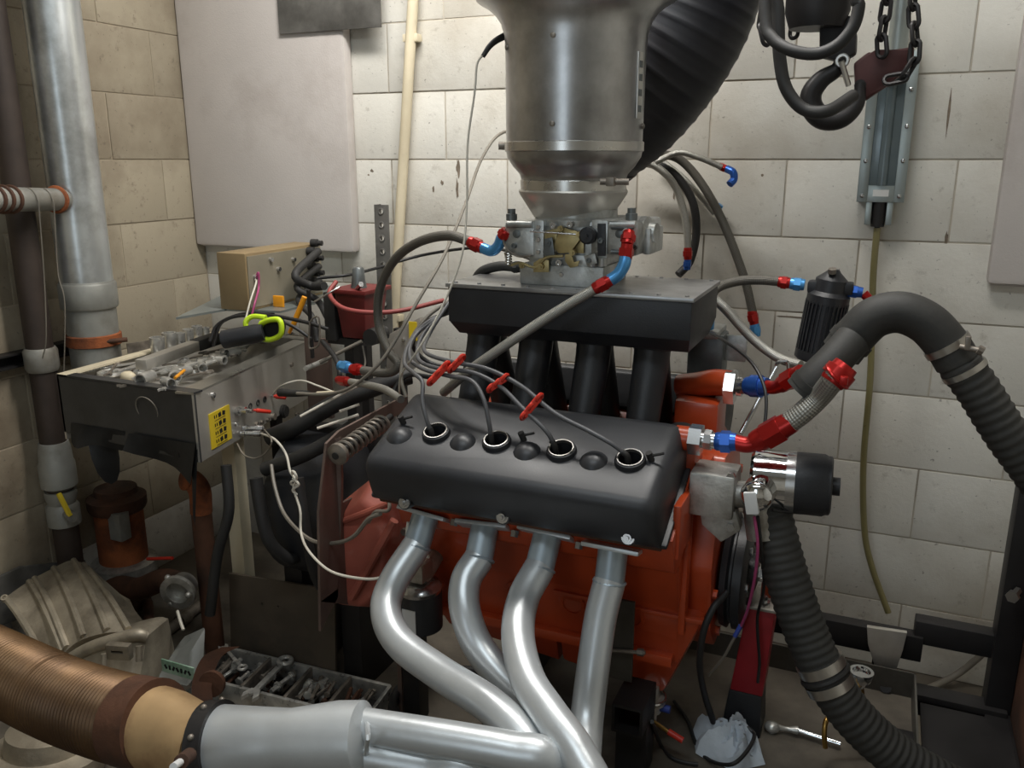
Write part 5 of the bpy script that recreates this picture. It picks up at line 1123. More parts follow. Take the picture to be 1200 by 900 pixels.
# ---- scuffed red bellhousing
t = Thing('bellhousing', 'scuffed red casting between bracket and orange engine', 'casting')
pts = [(398, 590), (440, 556), (470, 575), (478, 620), (470, 690), (440, 712), (405, 708), (394, 680)]
b = MB(); F0 = [A(x, y, 1.50) for x, y in pts]; c0 = sum(F0, V((0, 0, 0))) / len(F0); F1 = [c0.lerp(p, .78) + V((.0, -.06, 0)) for p in F0]; F2 = [p + V((0, .16, 0)) for p in F0]
r0 = [b.bm.verts.new(p) for p in F1]; r1 = [b.bm.verts.new(p) for p in F0]; r2 = [b.bm.verts.new(p) for p in F2]; n_ = len(r0)
FF = [b.bm.faces.new(r0[::-1]), b.bm.faces.new(r2)]
for a, c in ((r0, r1), (r1, r2)):
    FF += [b.bm.faces.new((a[i], a[(i + 1) % n_], c[(i + 1) % n_], c[i])) for i in range(n_)]
b._bev(FF, .012, 3); bo = t.part('shell', b, M_bellred)
b = MB(); b.tube([A(412, 700, 1.43), A(440, 650, 1.42), A(462, 610, 1.43)], .010, 8); t.part('rib', b, M_bellred, bo)
b = MB(); b.tube([A(404, 610, 1.44), A(430, 600, 1.425), A(455, 590, 1.43)], .007, 8); t.part('rib', b, M_bellred, bo)
for q in ((445, 712), (470, 690), (476, 622)):
    b = MB(); b.lathe(A(*q, 1.49), (0, -1, 0), [(0, .009), (.01, .009)], 6); t.part('bolt', b, M_tooldark, bo)
zb = A(430, 710, 1.56).z; b = MB(); b.span((-1.018, 1.64, 0), (-.97, 1.69, zb + .06), bev=.006); t.part('foot', b, M_darkiron); t.done()
solo('sensor_hook', MB().tube(path([(432, 612, 1.40), (440, 600, 1.39), (455, 598, 1.39), (456, 585, 1.41)]), .004, 8), M_tooldark, 'small dark hooked rod on the scuffed red casting', 'rod')
# ---- canister oil filter behind header
t = Thing('oil_filter', 'black spin-on oil filter behind the leftmost header tube', 'filter')
fc_ = A(492, 690, 1.38); rf = W(26, fc_)
b = MB(); b.lathe(fc_ + V((0, 0, -.09)), (0, 0, 1), [(0, rf * .8), (.006, rf), (.085, rf), (.09, rf * .94)], 28); t.part('can', b, M_black)
b = MB(); b.lathe(fc_, (0, 0, 1), [(-.002, rf * .98), (.006, rf * 1.02), (.014, rf * .9), (.02, rf * .6)], 28); t.part('rim', b, M_nickel)
b = MB(); b.box(fc_ + V((.0, -rf - .001, -.05)), (.03, .002, .05)); t.part('paper_label', b, M_white)
b = MB(); b.cyl(fc_ + V((0, 0, .018)), fc_ + V((.0, .10, .06)), .02, n=14); b.box(fc_ + V((-.0, -.005, .045)), (.045, .045, .04), bev=.006); t.part('adapter', b, M_alu); t.done()

# ---- things on the console tray
TZ = CZt - .044
def combo(L, s=1.0):
    b = MB(); b.hull8([(-L / 2, -.005 * s, -.0025 * s), (L / 2, -.0045 * s, -.0025 * s), (L / 2, .0045 * s, -.0025 * s), (-L / 2, .005 * s, -.0025 * s)], [(-L / 2, -.005 * s, .0025 * s), (L / 2, -.0045 * s, .0025 * s), (L / 2, .0045 * s, .0025 * s), (-L / 2, .005 * s, .0025 * s)], .001)
    b.torus((L / 2 + .009 * s, 0, 0), (0, 0, 1), .0105 * s, .0042 * s, 16, 8)
    b.prism([(-L / 2 + .004, -.008 * s, -.003 * s), (-L / 2 + .004, .008 * s, -.003 * s), (-L / 2 - .012 * s, .014 * s, -.003 * s), (-L / 2 - .024 * s, .010 * s, -.003 * s), (-L / 2 - .012 * s, .005 * s, -.003 * s), (-L / 2 - .012 * s, -.005 * s, -.003 * s), (-L / 2 - .024 * s, -.010 * s, -.003 * s), (-L / 2 - .012 * s, -.014 * s, -.003 * s)], (0, 0, .006 * s))
    me = b.mesh('wrench'); return me
WM = {}
def place_wrench(L, s, m, loc, rz, label, group, tilt=0):
    k = (L, s, m.name)
    if k not in WM: WM[k] = combo(L, s); WM[k].materials.append(m)
    o = bpy.data.objects.new('combination_wrench', WM[k]); col.objects.link(o); o.location = loc; o.rotation_euler = (random.uniform(-.1, .1), tilt, rz); return tag(o, label, 'wrench', group)
random.seed(11)
def tray(px, py, dz=0.0): return AZ(px, py, CZt + dz)
spots = [(160, 428), (175, 428), (195, 430), (205, 427), (218, 424), (232, 420), (244, 416), (258, 410), (270, 406), (284, 400), (208, 446), (195, 450), (140, 428), (312, 398), (322, 395), (150, 432), (168, 440), (185, 436), (200, 442), (212, 432), (228, 428), (240, 424), (222, 440), (252, 419), (265, 415), (178, 446), (276, 412), (290, 405), (132, 432), (300, 402)]
for i, (px, py) in enumerate(spots):
    place_wrench(random.choice((.09, .12)), random.choice((.8, 1.0)), random.choice((M_tool, M_tool, M_tooldark)), tray(px, py, -.004 + .004 * (i % 3)), math.radians(random.uniform(60, 130)), 'small steel wrench heaped in the console tray', 'wrenches heaped in the console tray')
def socket_mesh(r, L):
    b = MB(); b.lathe((0, 0, 0), (0, 0, 1), [(0, r * .9), (L * .4, r * .92), (L * .45, r), (L, r), (L, r * .78), (L * .45, r * .72), (L * .45, .0)], 18, caps=False); me = b.mesh('socket'); me.materials.append(M_tool); return me
SK = [socket_mesh(.0165, .05), socket_mesh(.021, .058), socket_mesh(.0125, .04)]
for i, (px, py, k) in enumerate(((186, 418, 1), (200, 412, 1), (212, 409, 0), (222, 404, 0), (232, 400, 0), (242, 398, 2))):
    o = bpy.data.objects.new('socket', SK[k]); col.objects.link(o); o.location = tray(px, py, -.005); tag(o, 'steel socket standing in the row behind the grey bar', 'socket', 'sockets standing in the console tray')
for i, (px, py, k) in enumerate(((162, 441, 2), (178, 440, 0), (192, 446, 2), (206, 437, 0), (222, 433, 2), (236, 428, 2), (250, 421, 2), (266, 414, 2))):
    o = bpy.data.objects.new('socket', SK[k]); col.objects.link(o); o.location = tray(px, py, .012); o.rotation_euler = (math.pi / 2, 0, random.uniform(0, 3)); tag(o, 'steel socket lying on its side in the console tray', 'socket', 'sockets lying in the console tray')
t = Thing('socket_rail_tray', 'dark metal socket tray in the console corner', 'tray'); a = tray(166, 412); c = tray(180, 404)
b = MB(); b.box((a + c) / 2 + V((.03, .02, -.005)), (.12, .08, .004), rz=1.2); t.part('base', b, M_tooldark); b = MB(); b.box((a + c) / 2 + V((.0, .0, .008)), (.12, .004, .03), rz=1.2); t.part('side', b, M_tooldark); t.done()
t = Thing('sanding_block', 'long grey squared bar lying across the console tools', 'bar'); a = tray(165, 428, .02); c = tray(228, 405, .02)
d = c - a; R_ = d.to_track_quat('X', 'Z').to_matrix(); b = MB(); b.box((a + c) / 2, (d.length, .035, .03), rot=R_, bev=.004); t.part('bar', b, M_steel2); e2 = tray(255, 396, .022); b = MB(); b.box((c + e2) / 2, ((e2 - c).length, .04, .034), rot=(e2 - c).to_track_quat('X', 'Z').to_matrix(), bev=.006); t.part('rubber_end', b, M_rubber2); t.done()
for k, (a, c, lb) in enumerate((((205, 433), (300, 400), 'long light aluminium rail lying on heaped wrenches'), ((232, 430), (262, 417), 'short light aluminium rail lying beside the long rail'))):
    p, q = tray(*a, .012), tray(*c, .012); d = q - p; R_ = d.to_track_quat('X', 'Z').to_matrix(); T_ = Thing('socket_rail', lb, 'rail'); b = MB(); b.box((p + q) / 2, (d.length, .022, .006), rot=R_, bev=.001); o = T_.part('channel', b, M_tool)
    for j in range(7 if k == 0 else 3):
        b = MB(); b.box(p + d * ((j + .5) / (7 if k == 0 else 3)) + V((0, 0, .006)), (.008, .016, .007), rot=R_, bev=.001); T_.part('clip', b, M_steel, o)
    T_.done()
# lime flashlight
t = Thing('work_light', 'black work light with lime green ring handle', 'flashlight'); a = A(262, 398, 1.66); c = A(310, 389, 1.70)
d = (c - a); b = MB(); b.tube([a, a + d * .1, a + d * .5, a + d * .9, c], lambda s, L: .024 if s < L * .8 else .022, 16, sub=3); t.part('body', b, M_black)
R_ = d.to_track_quat('X', 'Z').to_matrix(); q = c + d.normalized() * .01
b = MB(); b.box(q + V((0, 0, .0)), (.02, .05, .012), rot=R_, bev=.004); 
_, u, v = frame_of(d); ring = [q + (u * math.cos(a_ * math.pi / 6) * .026 + v * math.sin(a_ * math.pi / 6) * .026) for a_ in range(13)]
rp_ = path([(306, 379, 1.70), (316, 375, 1.70), (327, 375, 1.70), (330, 384, 1.70), (328, 393, 1.70), (317, 398, 1.70), (308, 396, 1.70), (306, 388, 1.70), (306, 379, 1.70)])
b = MB(); b.tube(rp_, .0072, 10, sub=4); t.part('lime_ring', b, M_green)
b = MB(); b.tube(path([(291, 390, 1.70), (288, 378, 1.70), (296, 371, 1.71), (312, 372, 1.72)]), .007, 8); t.part('lime_strap', b, M_green)
b = MB(); b.prism([p_ + V((0, .004, 0)) for p_ in rp_[:-1]], (0, .014, 0)); t.part('lamp_face', b, M_ink); t.done()
solo('screwdriver', MB().cyl(A(344, 380, 1.85), A(357, 348, 1.86), .0075, n=12).cyl(A(339, 390, 1.85), A(344, 380, 1.85), .005, n=8), M_amber, 'amber handled screwdriver standing before the tan box', 'screwdriver')
qa_ = AX(327, 358, AZ(291, 365, 1.0).x + .03); solo('amber_tag', MB().box((qa_.x, qa_.y, 1.016), (.035, .008, .032), bev=.003), M_amber, 'small amber plastic block beside the tan box', 'block')
solo('pry_tool', MB().cyl(tray(205, 443, .034), tray(216, 434, .036), .004, n=8), M_amber, 'tiny yellow tool handle among the console wrenches', 'tool')
solo('tape_roll', MB().torus(tray(130, 437, -.01), (0, 0, 1), .03, .006, 24, 8), M_tool, 'flat steel ring lying at the tray edge', 'ring')
solo('rubber_bulb', MB().ball(tray(150, 441, -.01), .018, (1.3, 1, .8)), M_pvc, 'cream rounded lump lying at the tray edge', 'part')
# ---- shelf and tan instrument box
t = Thing('instrument_shelf', 'grey metal shelf on post carrying the tan box', 'shelf')
SZ = 1.0; b = MB(); s0 = AZ(206, 372, SZ); b.prism([V((s0.x, s0.y, SZ - .006)), V((-1.66, 1.83, SZ - .006)), V((-1.50, 1.86, SZ - .006)), V((-1.50, 2.32, SZ - .006)), V((-1.98, 2.32, SZ - .006))], (0, 0, .006)); t.part('shelf_plate', b, M_gunmetal)
for x, y in ((-1.90, 2.26), (-1.52, 2.26)):
    b = MB(); b.span((x, y, 0), (x + .03, y + .03, SZ - .006)); t.part('shelf_leg', b, M_darkiron)
t.done()
t = Thing('instrument_box', 'tan metal instrument box with wiring on its side', 'box')
a = AZ(259, 362, SZ); c = AZ(291, 365, SZ); tz = A(259, 296, a.y).z; BCX = c.x; BAY = a.y
b = MB(); b.span((a.x, a.y, SZ), (c.x, a.y + .34, tz), bev=.003); bo = t.part('case', b, M_tan)
b = MB(); b.span((c.x, a.y + .006, SZ + .008), (c.x + .003, a.y + .334, tz - .008)); sp_ = t.part('side_cover', b, M_tanside)
for yy, z in ((.03, .09), (.1, .13), (.13, .1), (.2, .12)):
    b = MB(); b.lathe((c.x + .003, a.y + yy, SZ + z), (1, 0, 0), [(0, .007), (.008, .006)], 10); t.part('terminal', b, M_nickel, sp_)
for k in range(6):
    b = MB(); b.lathe((c.x + .004, a.y + .27 + .02 * (k % 2), SZ + .05 + .022 * k), (1, .2, 0), [(0, .012), (.02, .012), (.022, .008), (.035, .008)], 10); t.part('connector', b, M_rubber, sp_)
t.done()
for k, (P_, m, r, lb) in enumerate((
 ([V((BCX + .008, BAY + .03, SZ + .09)), AX(303, 320, BCX + .016), AX(303, 338, BCX + .016), A(299, 354, 1.80), A(294, 374, 1.78)], M_wirepink, .003, 'thin pinkish wire out of the tan box'),
 ([V((BCX + .008, BAY + .025, SZ + .085)), AX(300, 332, BCX + .012), A(293, 354, 1.80), A(287, 378, 1.77)], M_wirew, .0025, 'thin pale wire out of the tan box'),
 ([(246, 400, 1.78), (256, 380, 1.8), (285, 368, 1.82), (320, 370, 1.82), (360, 378, 1.8), (385, 386, 1.8)], M_wireb, .005, 'black cable draped across the tool heap'),
 ([(250, 405, 1.8), (262, 376, 1.79), (300, 370, 1.79), (338, 380, 1.79), (365, 397, 1.80)], M_wireb, .0045, 'second black cable draped behind the work light'),
 ([V((BCX + .035, BAY + .28, SZ + .138)), AX(346, 322, BCX + .05), (365, 335, 2.0), (380, 335, 1.98)], M_rubber, .012, 'black bundled cable leaving the tan box top'),
 ([V((BCX + .035, BAY + .28, SZ + .094)), AX(348, 336, BCX + .05), (372, 352, 2.0), (384, 372, 1.96)], M_rubber, .010, 'black bundled cable leaving the tan box middle'),
 ([V((BCX + .035, BAY + .28, SZ + .05)), AX(350, 350, BCX + .05), (366, 372, 1.90), (372, 400, 1.88)], M_rubber, .009, 'black bundled cable leaving the tan box bottom'),
 ([(372, 326, 2.0), (410, 322, 2.05), (442, 314, 2.2), (500, 298, 2.3), (570, 290, 2.2), (625, 305, 1.95), (650, 325, 1.78)], M_wireb, .0045, 'thin dark cable strung along the wall behind strut'),
 ([(394, 330, 1.9), (386, 344, 1.86), (400, 360, 1.82), (430, 366, 1.82), (470, 364, 1.86), (520, 352, 1.95)], M_wirered, .006, 'dusty red cable curving from red coil to plenum'),
 ([(378, 400, 1.8), (392, 418, 1.74), (398, 436, 1.7), (396, 448, 1.7)], M_wireb, .0065, 'black hose dropping behind the console red nuts'),
 ([(375, 425, 1.78), (400, 412, 1.8), (424, 400, 1.82)], M_wireg, .005, 'grey rod-like cable below the red coil'),
 ([(425, 405, 1.83), (428, 425, 1.82), (424, 440, 1.8), (430, 436, 1.8)], M_wireg, .0025, 'thin twisted wire hanging below the red coil'),
 ([(528, 352, 1.68), (500, 372, 1.64), (478, 405, 1.58), (470, 440, 1.54), (476, 466, 1.52)], M_wireg, .0042, 'grey cable looping out from behind plenum'),
 ([(526, 366, 1.7), (496, 380, 1.7), (484, 405, 1.72), (502, 424, 1.74), (530, 432, 1.74)], M_wireb, .005, 'black hose looping under the plenum end'),
 ([(470, 470, 1.6), (462, 458, 1.62), (478, 440, 1.64), (505, 442, 1.64)], M_wireb, .0055, 'black hose curling behind the valve cover corner'),
 )):
    solo('cable', MB().tube([q_ if isinstance(q_, Vector) else A(*q_) for q_ in P_], r, 10), m, lb, 'cable')
# ---- red ignition coil box
t = Thing('ignition_coil', 'dark red ignition coil box with grey terminal', 'coil')
a = A(390, 345, 1.88); c = A(428, 398, 1.88); z1 = A(405, 345, 1.88).z; z0 = A(405, 398, 1.88).z
b = MB(); b.hull8([(a.x + .01, 1.90, z0), (c.x - .012, 1.90, z0), (c.x - .012, 1.98, z0), (a.x + .01, 1.98, z0)], [(a.x, 1.885, z1), (c.x, 1.885, z1), (c.x, 2.0, z1), (a.x, 2.0, z1)], .005); t.part('case', b, M_redbox)
b = MB(); b.span((a.x - .01, 1.875, z1), (c.x + .008, 2.01, z1 + .012), bev=.003); t.part('lid', b, M_redbox)
b = MB(); b.lathe((a.x + .05, 1.93, z1 + .012), (0, 0, 1), [(0, .022), (.02, .018), (.05, .016), (.055, .012)], 14); t.part('tower', b, M_carbdark)
b = MB(); b.cyl((c.x - .03, 1.90, z1 + .016), (c.x - .005, 1.88, z1 + .03), .007, n=10); t.part('terminal', b, M_nickel)
b = MB(); b.span((a.x - .04, 1.89, z0 - .01), (a.x - .004, 1.98, z1), bev=.004); t.part('mount', b, M_rubber)
b = MB(); b.span((a.x - .04, 1.90, z0 - .02), (c.x - .02, 1.98, z0 - .002)); t.part('mount_plate', b, M_darkiron); 
b = MB(); b.span((a.x, 1.92, .0), (a.x + .03, 1.95, z0 - .02)); t.part('support_post', b, M_darkiron); t.done()
t = Thing('relay_panel', 'grey relay panel with wires behind the strut', 'panel')
a = A(452, 385, 2.12); c = A(492, 470, 2.12); b = MB(); b.prism([A(455, 392, 2.12), A(492, 372, 2.12), A(492, 425, 2.12), A(470, 445, 2.12), A(452, 440, 2.12)], (0, .02, 0), .002); o = t.part('plate', b, M_steel2)
b = MB(); q = A(484, 388, 2.115); b.box(q, (.025, .004, .055)); t.part('yellow_label', b, M_yellow, o)
b = MB(); b.lathe(A(473, 398, 2.12), (0, -1, 0), [(0, .006), (.006, .005)], 8); t.part('screw', b, M_nickel, o)
b = MB(); b.span((a.x + .02, 2.13, 0), (a.x + .05, 2.15, a.z)); t.part('panel_leg', b, M_darkiron); t.done()
# upright clip bracket at console rear
t = Thing('clip_bracket', 'dark wire clip standing at the console rear corner', 'clip')
p = path([(363, 378, 1.78), (362, 405, 1.78), (367, 408, 1.78), (374, 402, 1.78), (374, 374, 1.78), (368, 372, 1.78), (363, 378, 1.78)])
b = MB(); b.tube(p, .0025, 8, sub=4); t.part('wire_loop', b, M_tooldark); b = MB(); b.tube(path([(368, 354, 1.8), (388, 342, 1.82), (398, 336, 1.84)]), .0025, 8); t.part('stem', b, M_steel)
b = MB(); b.span(A(359, 340, 1.82), A(366, 420, 1.82) + V((0, .01, 0))); t.part('post', b, M_darkiron); t.done()
t = Thing('rear_console_bracket', 'dark bracket with bolt bars behind the console', 'bracket')
a = A(356, 395, 1.95); c = A(388, 470, 1.95); b = MB(); b.span((a.x, 1.95, CZb), (c.x, 1.965, a.z), bev=.002); t.part('plate', b, M_brownsteel)
b = MB(); b.cyl(A(358, 432, 1.78), A(382, 422, 1.9), .007, n=10); t.part('bolt_bar', b, M_tool)
b = MB(); b.lathe(A(441, 393, 1.85), (0, -1, 0), [(-.03, .022), (.03, .022), (.03, .01)], 14); t.part('rubber_bush', b, M_rubber)
b = MB(); b.span((a.x, 1.95, 0), (a.x + .03, 1.965, CZb)); t.part('leg', b, M_darkiron); t.done()

# ================================================================== FLOOR CLUTTER AT LEFT
# ---- aluminium transmission case: ribbed bell lying on its side, big flange towards the room
t = Thing('transmission_case', 'oily aluminium transmission bellhousing lying on the floor', 'casting')
topc = crom([A(4, 702, 1.40), A(30, 688, 1.48), A(58, 674, 1.54), A(85, 660, 1.60), A(98, 662, 1.62)], 8)
rimc = crom([A(58, 790, 1.33), A(72, 775, 1.34), A(92, 758, 1.36), A(122, 746, 1.38), A(152, 740, 1.40)], 8)
NU, NV = len(topc), 12
def shell(uu, vv, out=0.0):
    k = uu * (NU - 1); i_ = min(int(k), NU - 2); f_ = k - i_
    a_ = topc[i_].lerp(topc[i_ + 1], f_); b_ = rimc[i_].lerp(rimc[i_ + 1], f_)
    p_ = a_.lerp(b_, vv); bul = math.sin(vv * math.pi) * .03 + math.sin(uu * math.pi) * .02
    return p_ + V((.25, -.35, .9)).normalized() * (bul + out)
b = MB(); G_ = [[b.bm.verts.new(shell(i_ / (NU - 1), j_ / NV)) for i_ in range(NU)] for j_ in range(NV + 1)]
D_ = [[b.bm.verts.new(V((v_.co.x, v_.co.y, .003)) if False else v_.co + V((-.006, .01, -.02))) for v_ in r_] for r_ in G_]
for g_ in (G_, D_):
    for a_, c_ in zip(g_, g_[1:]):
        for i_ in range(NU - 1): b.bm.faces.new((a_[i_], a_[i_ + 1], c_[i_ + 1], c_[i_]))
for i_ in range(NU - 1):
    b.bm.faces.new((G_[0][i_], G_[0][i_ + 1], D_[0][i_ + 1], D_[0][i_])); b.bm.faces.new((G_[-1][i_], G_[-1][i_ + 1], D_[-1][i_ + 1], D_[-1][i_]))
for j_ in range(NV):
    b.bm.faces.new((G_[j_][0], G_[j_ + 1][0], D_[j_ + 1][0], D_[j_][0])); b.bm.faces.new((G_[j_][-1], G_[j_ + 1][-1], D_[j_ + 1][-1], D_[j_][-1]))
sh_ = t.part('bell_shell', b, M_bellalu)
for uu in (.02, .3, .36, .56, .78, .98):
    b = MB(); b.tube([shell(uu + .03 * math.sin(k_ * .3), .02 + .96 * k_ / 8, .002) for k_ in range(9)], lambda s_, L_: .009, 8, sub=3); t.part('rib', b, M_bellalu, sh_)
# side flange with bolt holes
fl1 = [A(90, 657, 1.61), A(104, 662, 1.61), A(122, 680, 1.60), A(140, 696, 1.58), A(152, 702, 1.56), A(158, 716, 1.53), A(168, 728, 1.49), A(176, 742, 1.45), A(152, 742, 1.41), A(128, 712, 1.50), A(108, 690, 1.57), A(96, 672, 1.60)]
b = MB(); b.prism(fl1, (-.006, .004, -.014), .002); t.part('side_flange', b, M_bellalu)
for q in ((91, 664, 1.60), (110, 675, 1.595), (134, 698, 1.575), (143, 705, 1.56), (159, 728, 1.50), (168, 734, 1.48), (6, 701, 1.40)):
    b = MB(); c_ = A(*q); b.lathe(c_ + V((.002, -.003, .003)), (.3, -.4, .85), [(-.012, .0095), (.003, .0095), (.003, .0052), (-.011, .005), (-.011, .0002)], 14, caps=False); t.part('bolt_boss', b, M_bellalu)
# thick front rim and the wall under it
rimr = [A(62, 796, 1.315), A(80, 775, 1.32), A(105, 760, 1.335), A(135, 750, 1.35), A(160, 744, 1.37), A(172, 746, 1.385)]
b = MB(); b.tube(rimr, .017, 10, sub=6); t.part('front_rim', b, M_bellalu)
lowp = crom(rimr, 3); b = MB(); up_ = [b.bm.verts.new(p_) for p_ in lowp]; mid_ = [b.bm.verts.new(V((p_.x + .01, p_.y - .045, max(.02, p_.z - .09)))) for p_ in lowp]; dn_ = [b.bm.verts.new(V((p_.x + .0, p_.y + .02, .002))) for p_ in lowp]; bk_ = [b.bm.verts.new(p_ + V((-.03, .10, -.01))) for p_ in lowp]; bd_ = [b.bm.verts.new(V((p_.x - .03, p_.y + .12, .002))) for p_ in lowp]
for a_, c_ in ((up_, mid_), (mid_, dn_), (dn_, bd_), (bd_, bk_), (bk_, up_)):
    for i_ in range(len(up_) - 1): b.bm.faces.new((a_[i_], a_[i_ + 1], c_[i_ + 1], c_[i_]))
b.bm.faces.new((up_[0], mid_[0], dn_[0], bd_[0], bk_[0])); b.bm.faces.new((up_[-1], mid_[-1], dn_[-1], bd_[-1], bk_[-1])[::-1])
t.part('lower_wall', b, M_bellalu)
q = A(140, 763, 1.30); b = MB(); b.box(q, (.06, .02, .04), rz=.3, bev=.004); pk = t.part('starter_pad', b, M_bellalu)
b = MB(); b.box(q + V((.002, -.008, .003)), (.03, .016, .007), rz=.3); cut(pk, b)
for q in ((122, 766), (163, 757)):
    b = MB(); b.cyl(A(*q, 1.31), A(q[0], q[1] + 18, 1.30), .008, n=10); t.part('web', b, M_bellalu)
t.done()
t = Thing('floor_plate', 'dark round-shouldered plate leaning on the left wall', 'plate')
b = MB(); b.prism([AX(-30, 742, -2.225), AX(-30, 690, -2.225), AX(25, 664, -2.225), AX(100, 656, -2.225), AX(112, 700, -2.225)], (-.012, 0, 0), .003); t.part('plate', b, M_slate)
b = MB(); b.span((-2.237, 1.40, 0), (-2.226, 1.46, .1)); t.part('foot', b, M_slate); t.done()
# ---- rusty pump motor
t = Thing('rusty_pump', 'rusty orange pump body with round flanged top', 'pump')
pc = V((-2.03, 1.80, 0)); zp = lambda py: A(140, py, 1.8).z; rp = W(27, A(140, 610, 1.8))
cx = A(140, 610, 1.8).x; pc = V((cx, 1.80, 0))
b = MB(); b.lathe(pc, (0, 0, 1), [(zp(655), rp), (zp(600), rp), (zp(592), rp * 1.05)], 28); t.part('barrel', b, M_rust)
b = MB(); b.lathe(pc, (0, 0, 1), [(zp(596), rp * 1.12), (zp(592), rp * 1.2), (zp(582), rp * 1.2), (zp(578), rp * .9), (zp(572), rp * .85)], 28); t.part('top_flange', b, M_rustdark)
b = MB(); b.lathe(pc, (0, 0, 1), [(zp(672), rp * 1.2), (zp(668), rp * 1.35), (zp(655), rp * 1.35), (zp(652), rp * 1.0)], 28); t.part('base_flange', b, M_alu)
b = MB(); b.box(pc + V((rp * .8, -rp * .7, zp(605))), (.05, .04, .09), bev=.005); t.part('terminal_box', b, M_galvband)
b = MB(); b.lathe(pc, (0, 0, 1), [(0, rp * .9), (zp(668), rp * .8)], 24); t.part('pedestal', b, M_rustdark)
b = MB(); b.tube([A(125, 682, 1.74), A(160, 690, 1.70), A(190, 680, 1.66), A(212, 685, 1.62)], .034, 18); pe_ = t.part('outlet_pipe', b, M_rustdark)
q = A(212, 690, 1.60); b = MB(); b.lathe(q, (.3, -1, -.1), [(-.03, .035), (0, .042), (.01, .05), (.022, .05), (.022, .032), (.0, .03)], 24); t.part('outlet_flange', b, M_alu, pe_)
for k in range(3):
    b = MB(); a = k * 2.1; b.ball(q + V((.045 * math.cos(a), -.02, .045 * math.sin(a))), .009, n=8); t.part('flange_ear', b, M_alu, pe_)
t.done()
solo('marker_pen', MB().cyl(A(173, 655, 1.70), A(202, 654, 1.68), .005, n=10), M_redplas, 'bright red stick lying on the rusty pump base', 'pen')
# ---- rusty elbow pipe
t = Thing('rusty_elbow_pipe', 'rusty brown pipe with elbow beneath console end', 'pipe')
b = MB(); b.tube([A(216, 562, 1.66), A(225, 563, 1.68), A(234, 575, 1.68), A(236, 600, 1.68)], .03, 18); t.part('elbow', b, M_rust)
p = A(236, 600, 1.68); b = MB(); b.cyl((p.x, p.y, 0), p, .028, n=18); t.part('riser', b, M_rustdark); t.done()
# ---- brown board
t = Thing('brown_board', 'brown rectangular board standing behind the bolt tray', 'board')
c4 = [A(268, 672, 1.68), A(392, 692, 1.68), A(392, 787, 1.68), A(270, 762, 1.68)]
z0 = min(c4[2].z, c4[3].z); b = MB(); b.prism([V((c4[3].x, 1.68, .0)), V((c4[2].x, 1.68, .0)), c4[1], c4[0]], (0, .008, 0)); o = t.part('board', b, M_card)
for q in ((307, 708), (326, 711)):
    hc = MB(); hc.cyl(A(*q, 1.68) + V((0, -.02, 0)), A(*q, 1.68) + V((0, .03, 0)), .0042, n=12); cut(o, hc)
t.done()
# ---- bolt tray
TF = .004; TT = .06
t = Thing('bolt_tray', 'dark metal divided tray full of bolts on the floor', 'tray')
k1, k2, k3 = AZ(262, 757, TT), AZ(457, 803, TT), AZ(428, 842, TT); k4 = k3 + (k1 - k2); k4 = V((k4.x, k4.y, TT))
k4 = k1.lerp(k4, 1.0)
b = MB(); b.prism([V((p.x, p.y, TF)) for p in (k1, k4, k3, k2)], (0, 0, .004)); t.part('tray_floor', b, M_darkiron)
def wallb(a, c, name): 
    d = V((c.x - a.x, c.y - a.y, 0)); b = MB(); b.box(V(((a.x + c.x) / 2, (a.y + c.y) / 2, (TF + TT) / 2)), (d.length, .010, TT - TF), rot=d.to_track_quat('X', 'Z').to_matrix(), bev=.0015); t.part(name, b, M_tool if 'wall' in name else M_tooldark)
wallb(k1, k2, 'side_wall'); wallb(k2, k3, 'end_wall'); wallb(k3, k4, 'side_wall'); wallb(k4, k1, 'end_wall')
divs = (.3, .55, .78)
for f in divs: wallb(k1.lerp(k2, f), k4.lerp(k3, f), 'divider')
t.done()
def bolt_mesh(L, r, m):
    b = MB(); b.lathe((0, 0, 0), (1, 0, 0), [(0, r * 1.8), (r * 1.3, r * 1.8), (r * 1.3, r), (L, r)], 6); b2 = b.mesh('bolt', 20); b2.materials.append(m); return b2
BM = [bolt_mesh(.06, .0045, M_tooldark), bolt_mesh(.09, .005, M_tooldark), bolt_mesh(.045, .006, M_tool), bolt_mesh(.075, .0055, M_rustdark), bolt_mesh(.03, .007, M_tool)]
random.seed(21)
edges = (0,) + divs + (1,)
long_d = (k4 - k1); long_d.z = 0; cross_d = (k2 - k1); cross_d.z = 0
angL = math.atan2(long_d.y, long_d.x)
laid = []
for s in range(4):
    for i in range((14, 13, 20, 14)[s]):
        for _try in range(60):
            bmesh_ = random.choice(BM); Lb = max(v.co.x for v in bmesh_.vertices)
            f = random.uniform(edges[s] + .03, edges[s + 1] - .03); g = random.uniform(.08, .92)
            dirn = angL + random.uniform(-.3, .3) + (math.pi if random.random() < .5 else 0)
            p = k1 + cross_d * f + long_d * g; p2 = p + V((Lb * math.cos(dirn), Lb * math.sin(dirn), 0))
            w2 = p2 - k1; det = cross_d.x * long_d.y - cross_d.y * long_d.x
            f2 = (w2.x * long_d.y - w2.y * long_d.x) / det; g2 = (cross_d.x * w2.y - cross_d.y * w2.x) / det
            pm = (p + p2) / 2
            if edges[s] + .03 < f2 < edges[s + 1] - .03 and .1 < g2 < .9 and .1 < g < .9 and all((pm - q_).length > .017 or l_ != i % 5 for q_, l_ in laid): break
        laid.append((pm, i % 5)); o = bpy.data.objects.new('bolt', bmesh_); col.objects.link(o)
        o.location = (p.x, p.y, .018 + .0115 * (i % 5)); o.rotation_euler = (random.uniform(0, 3), 0, dirn)
        tag(o, 'loose steel bolt in the divided floor tray', 'bolt', 'bolts in the divided floor tray')
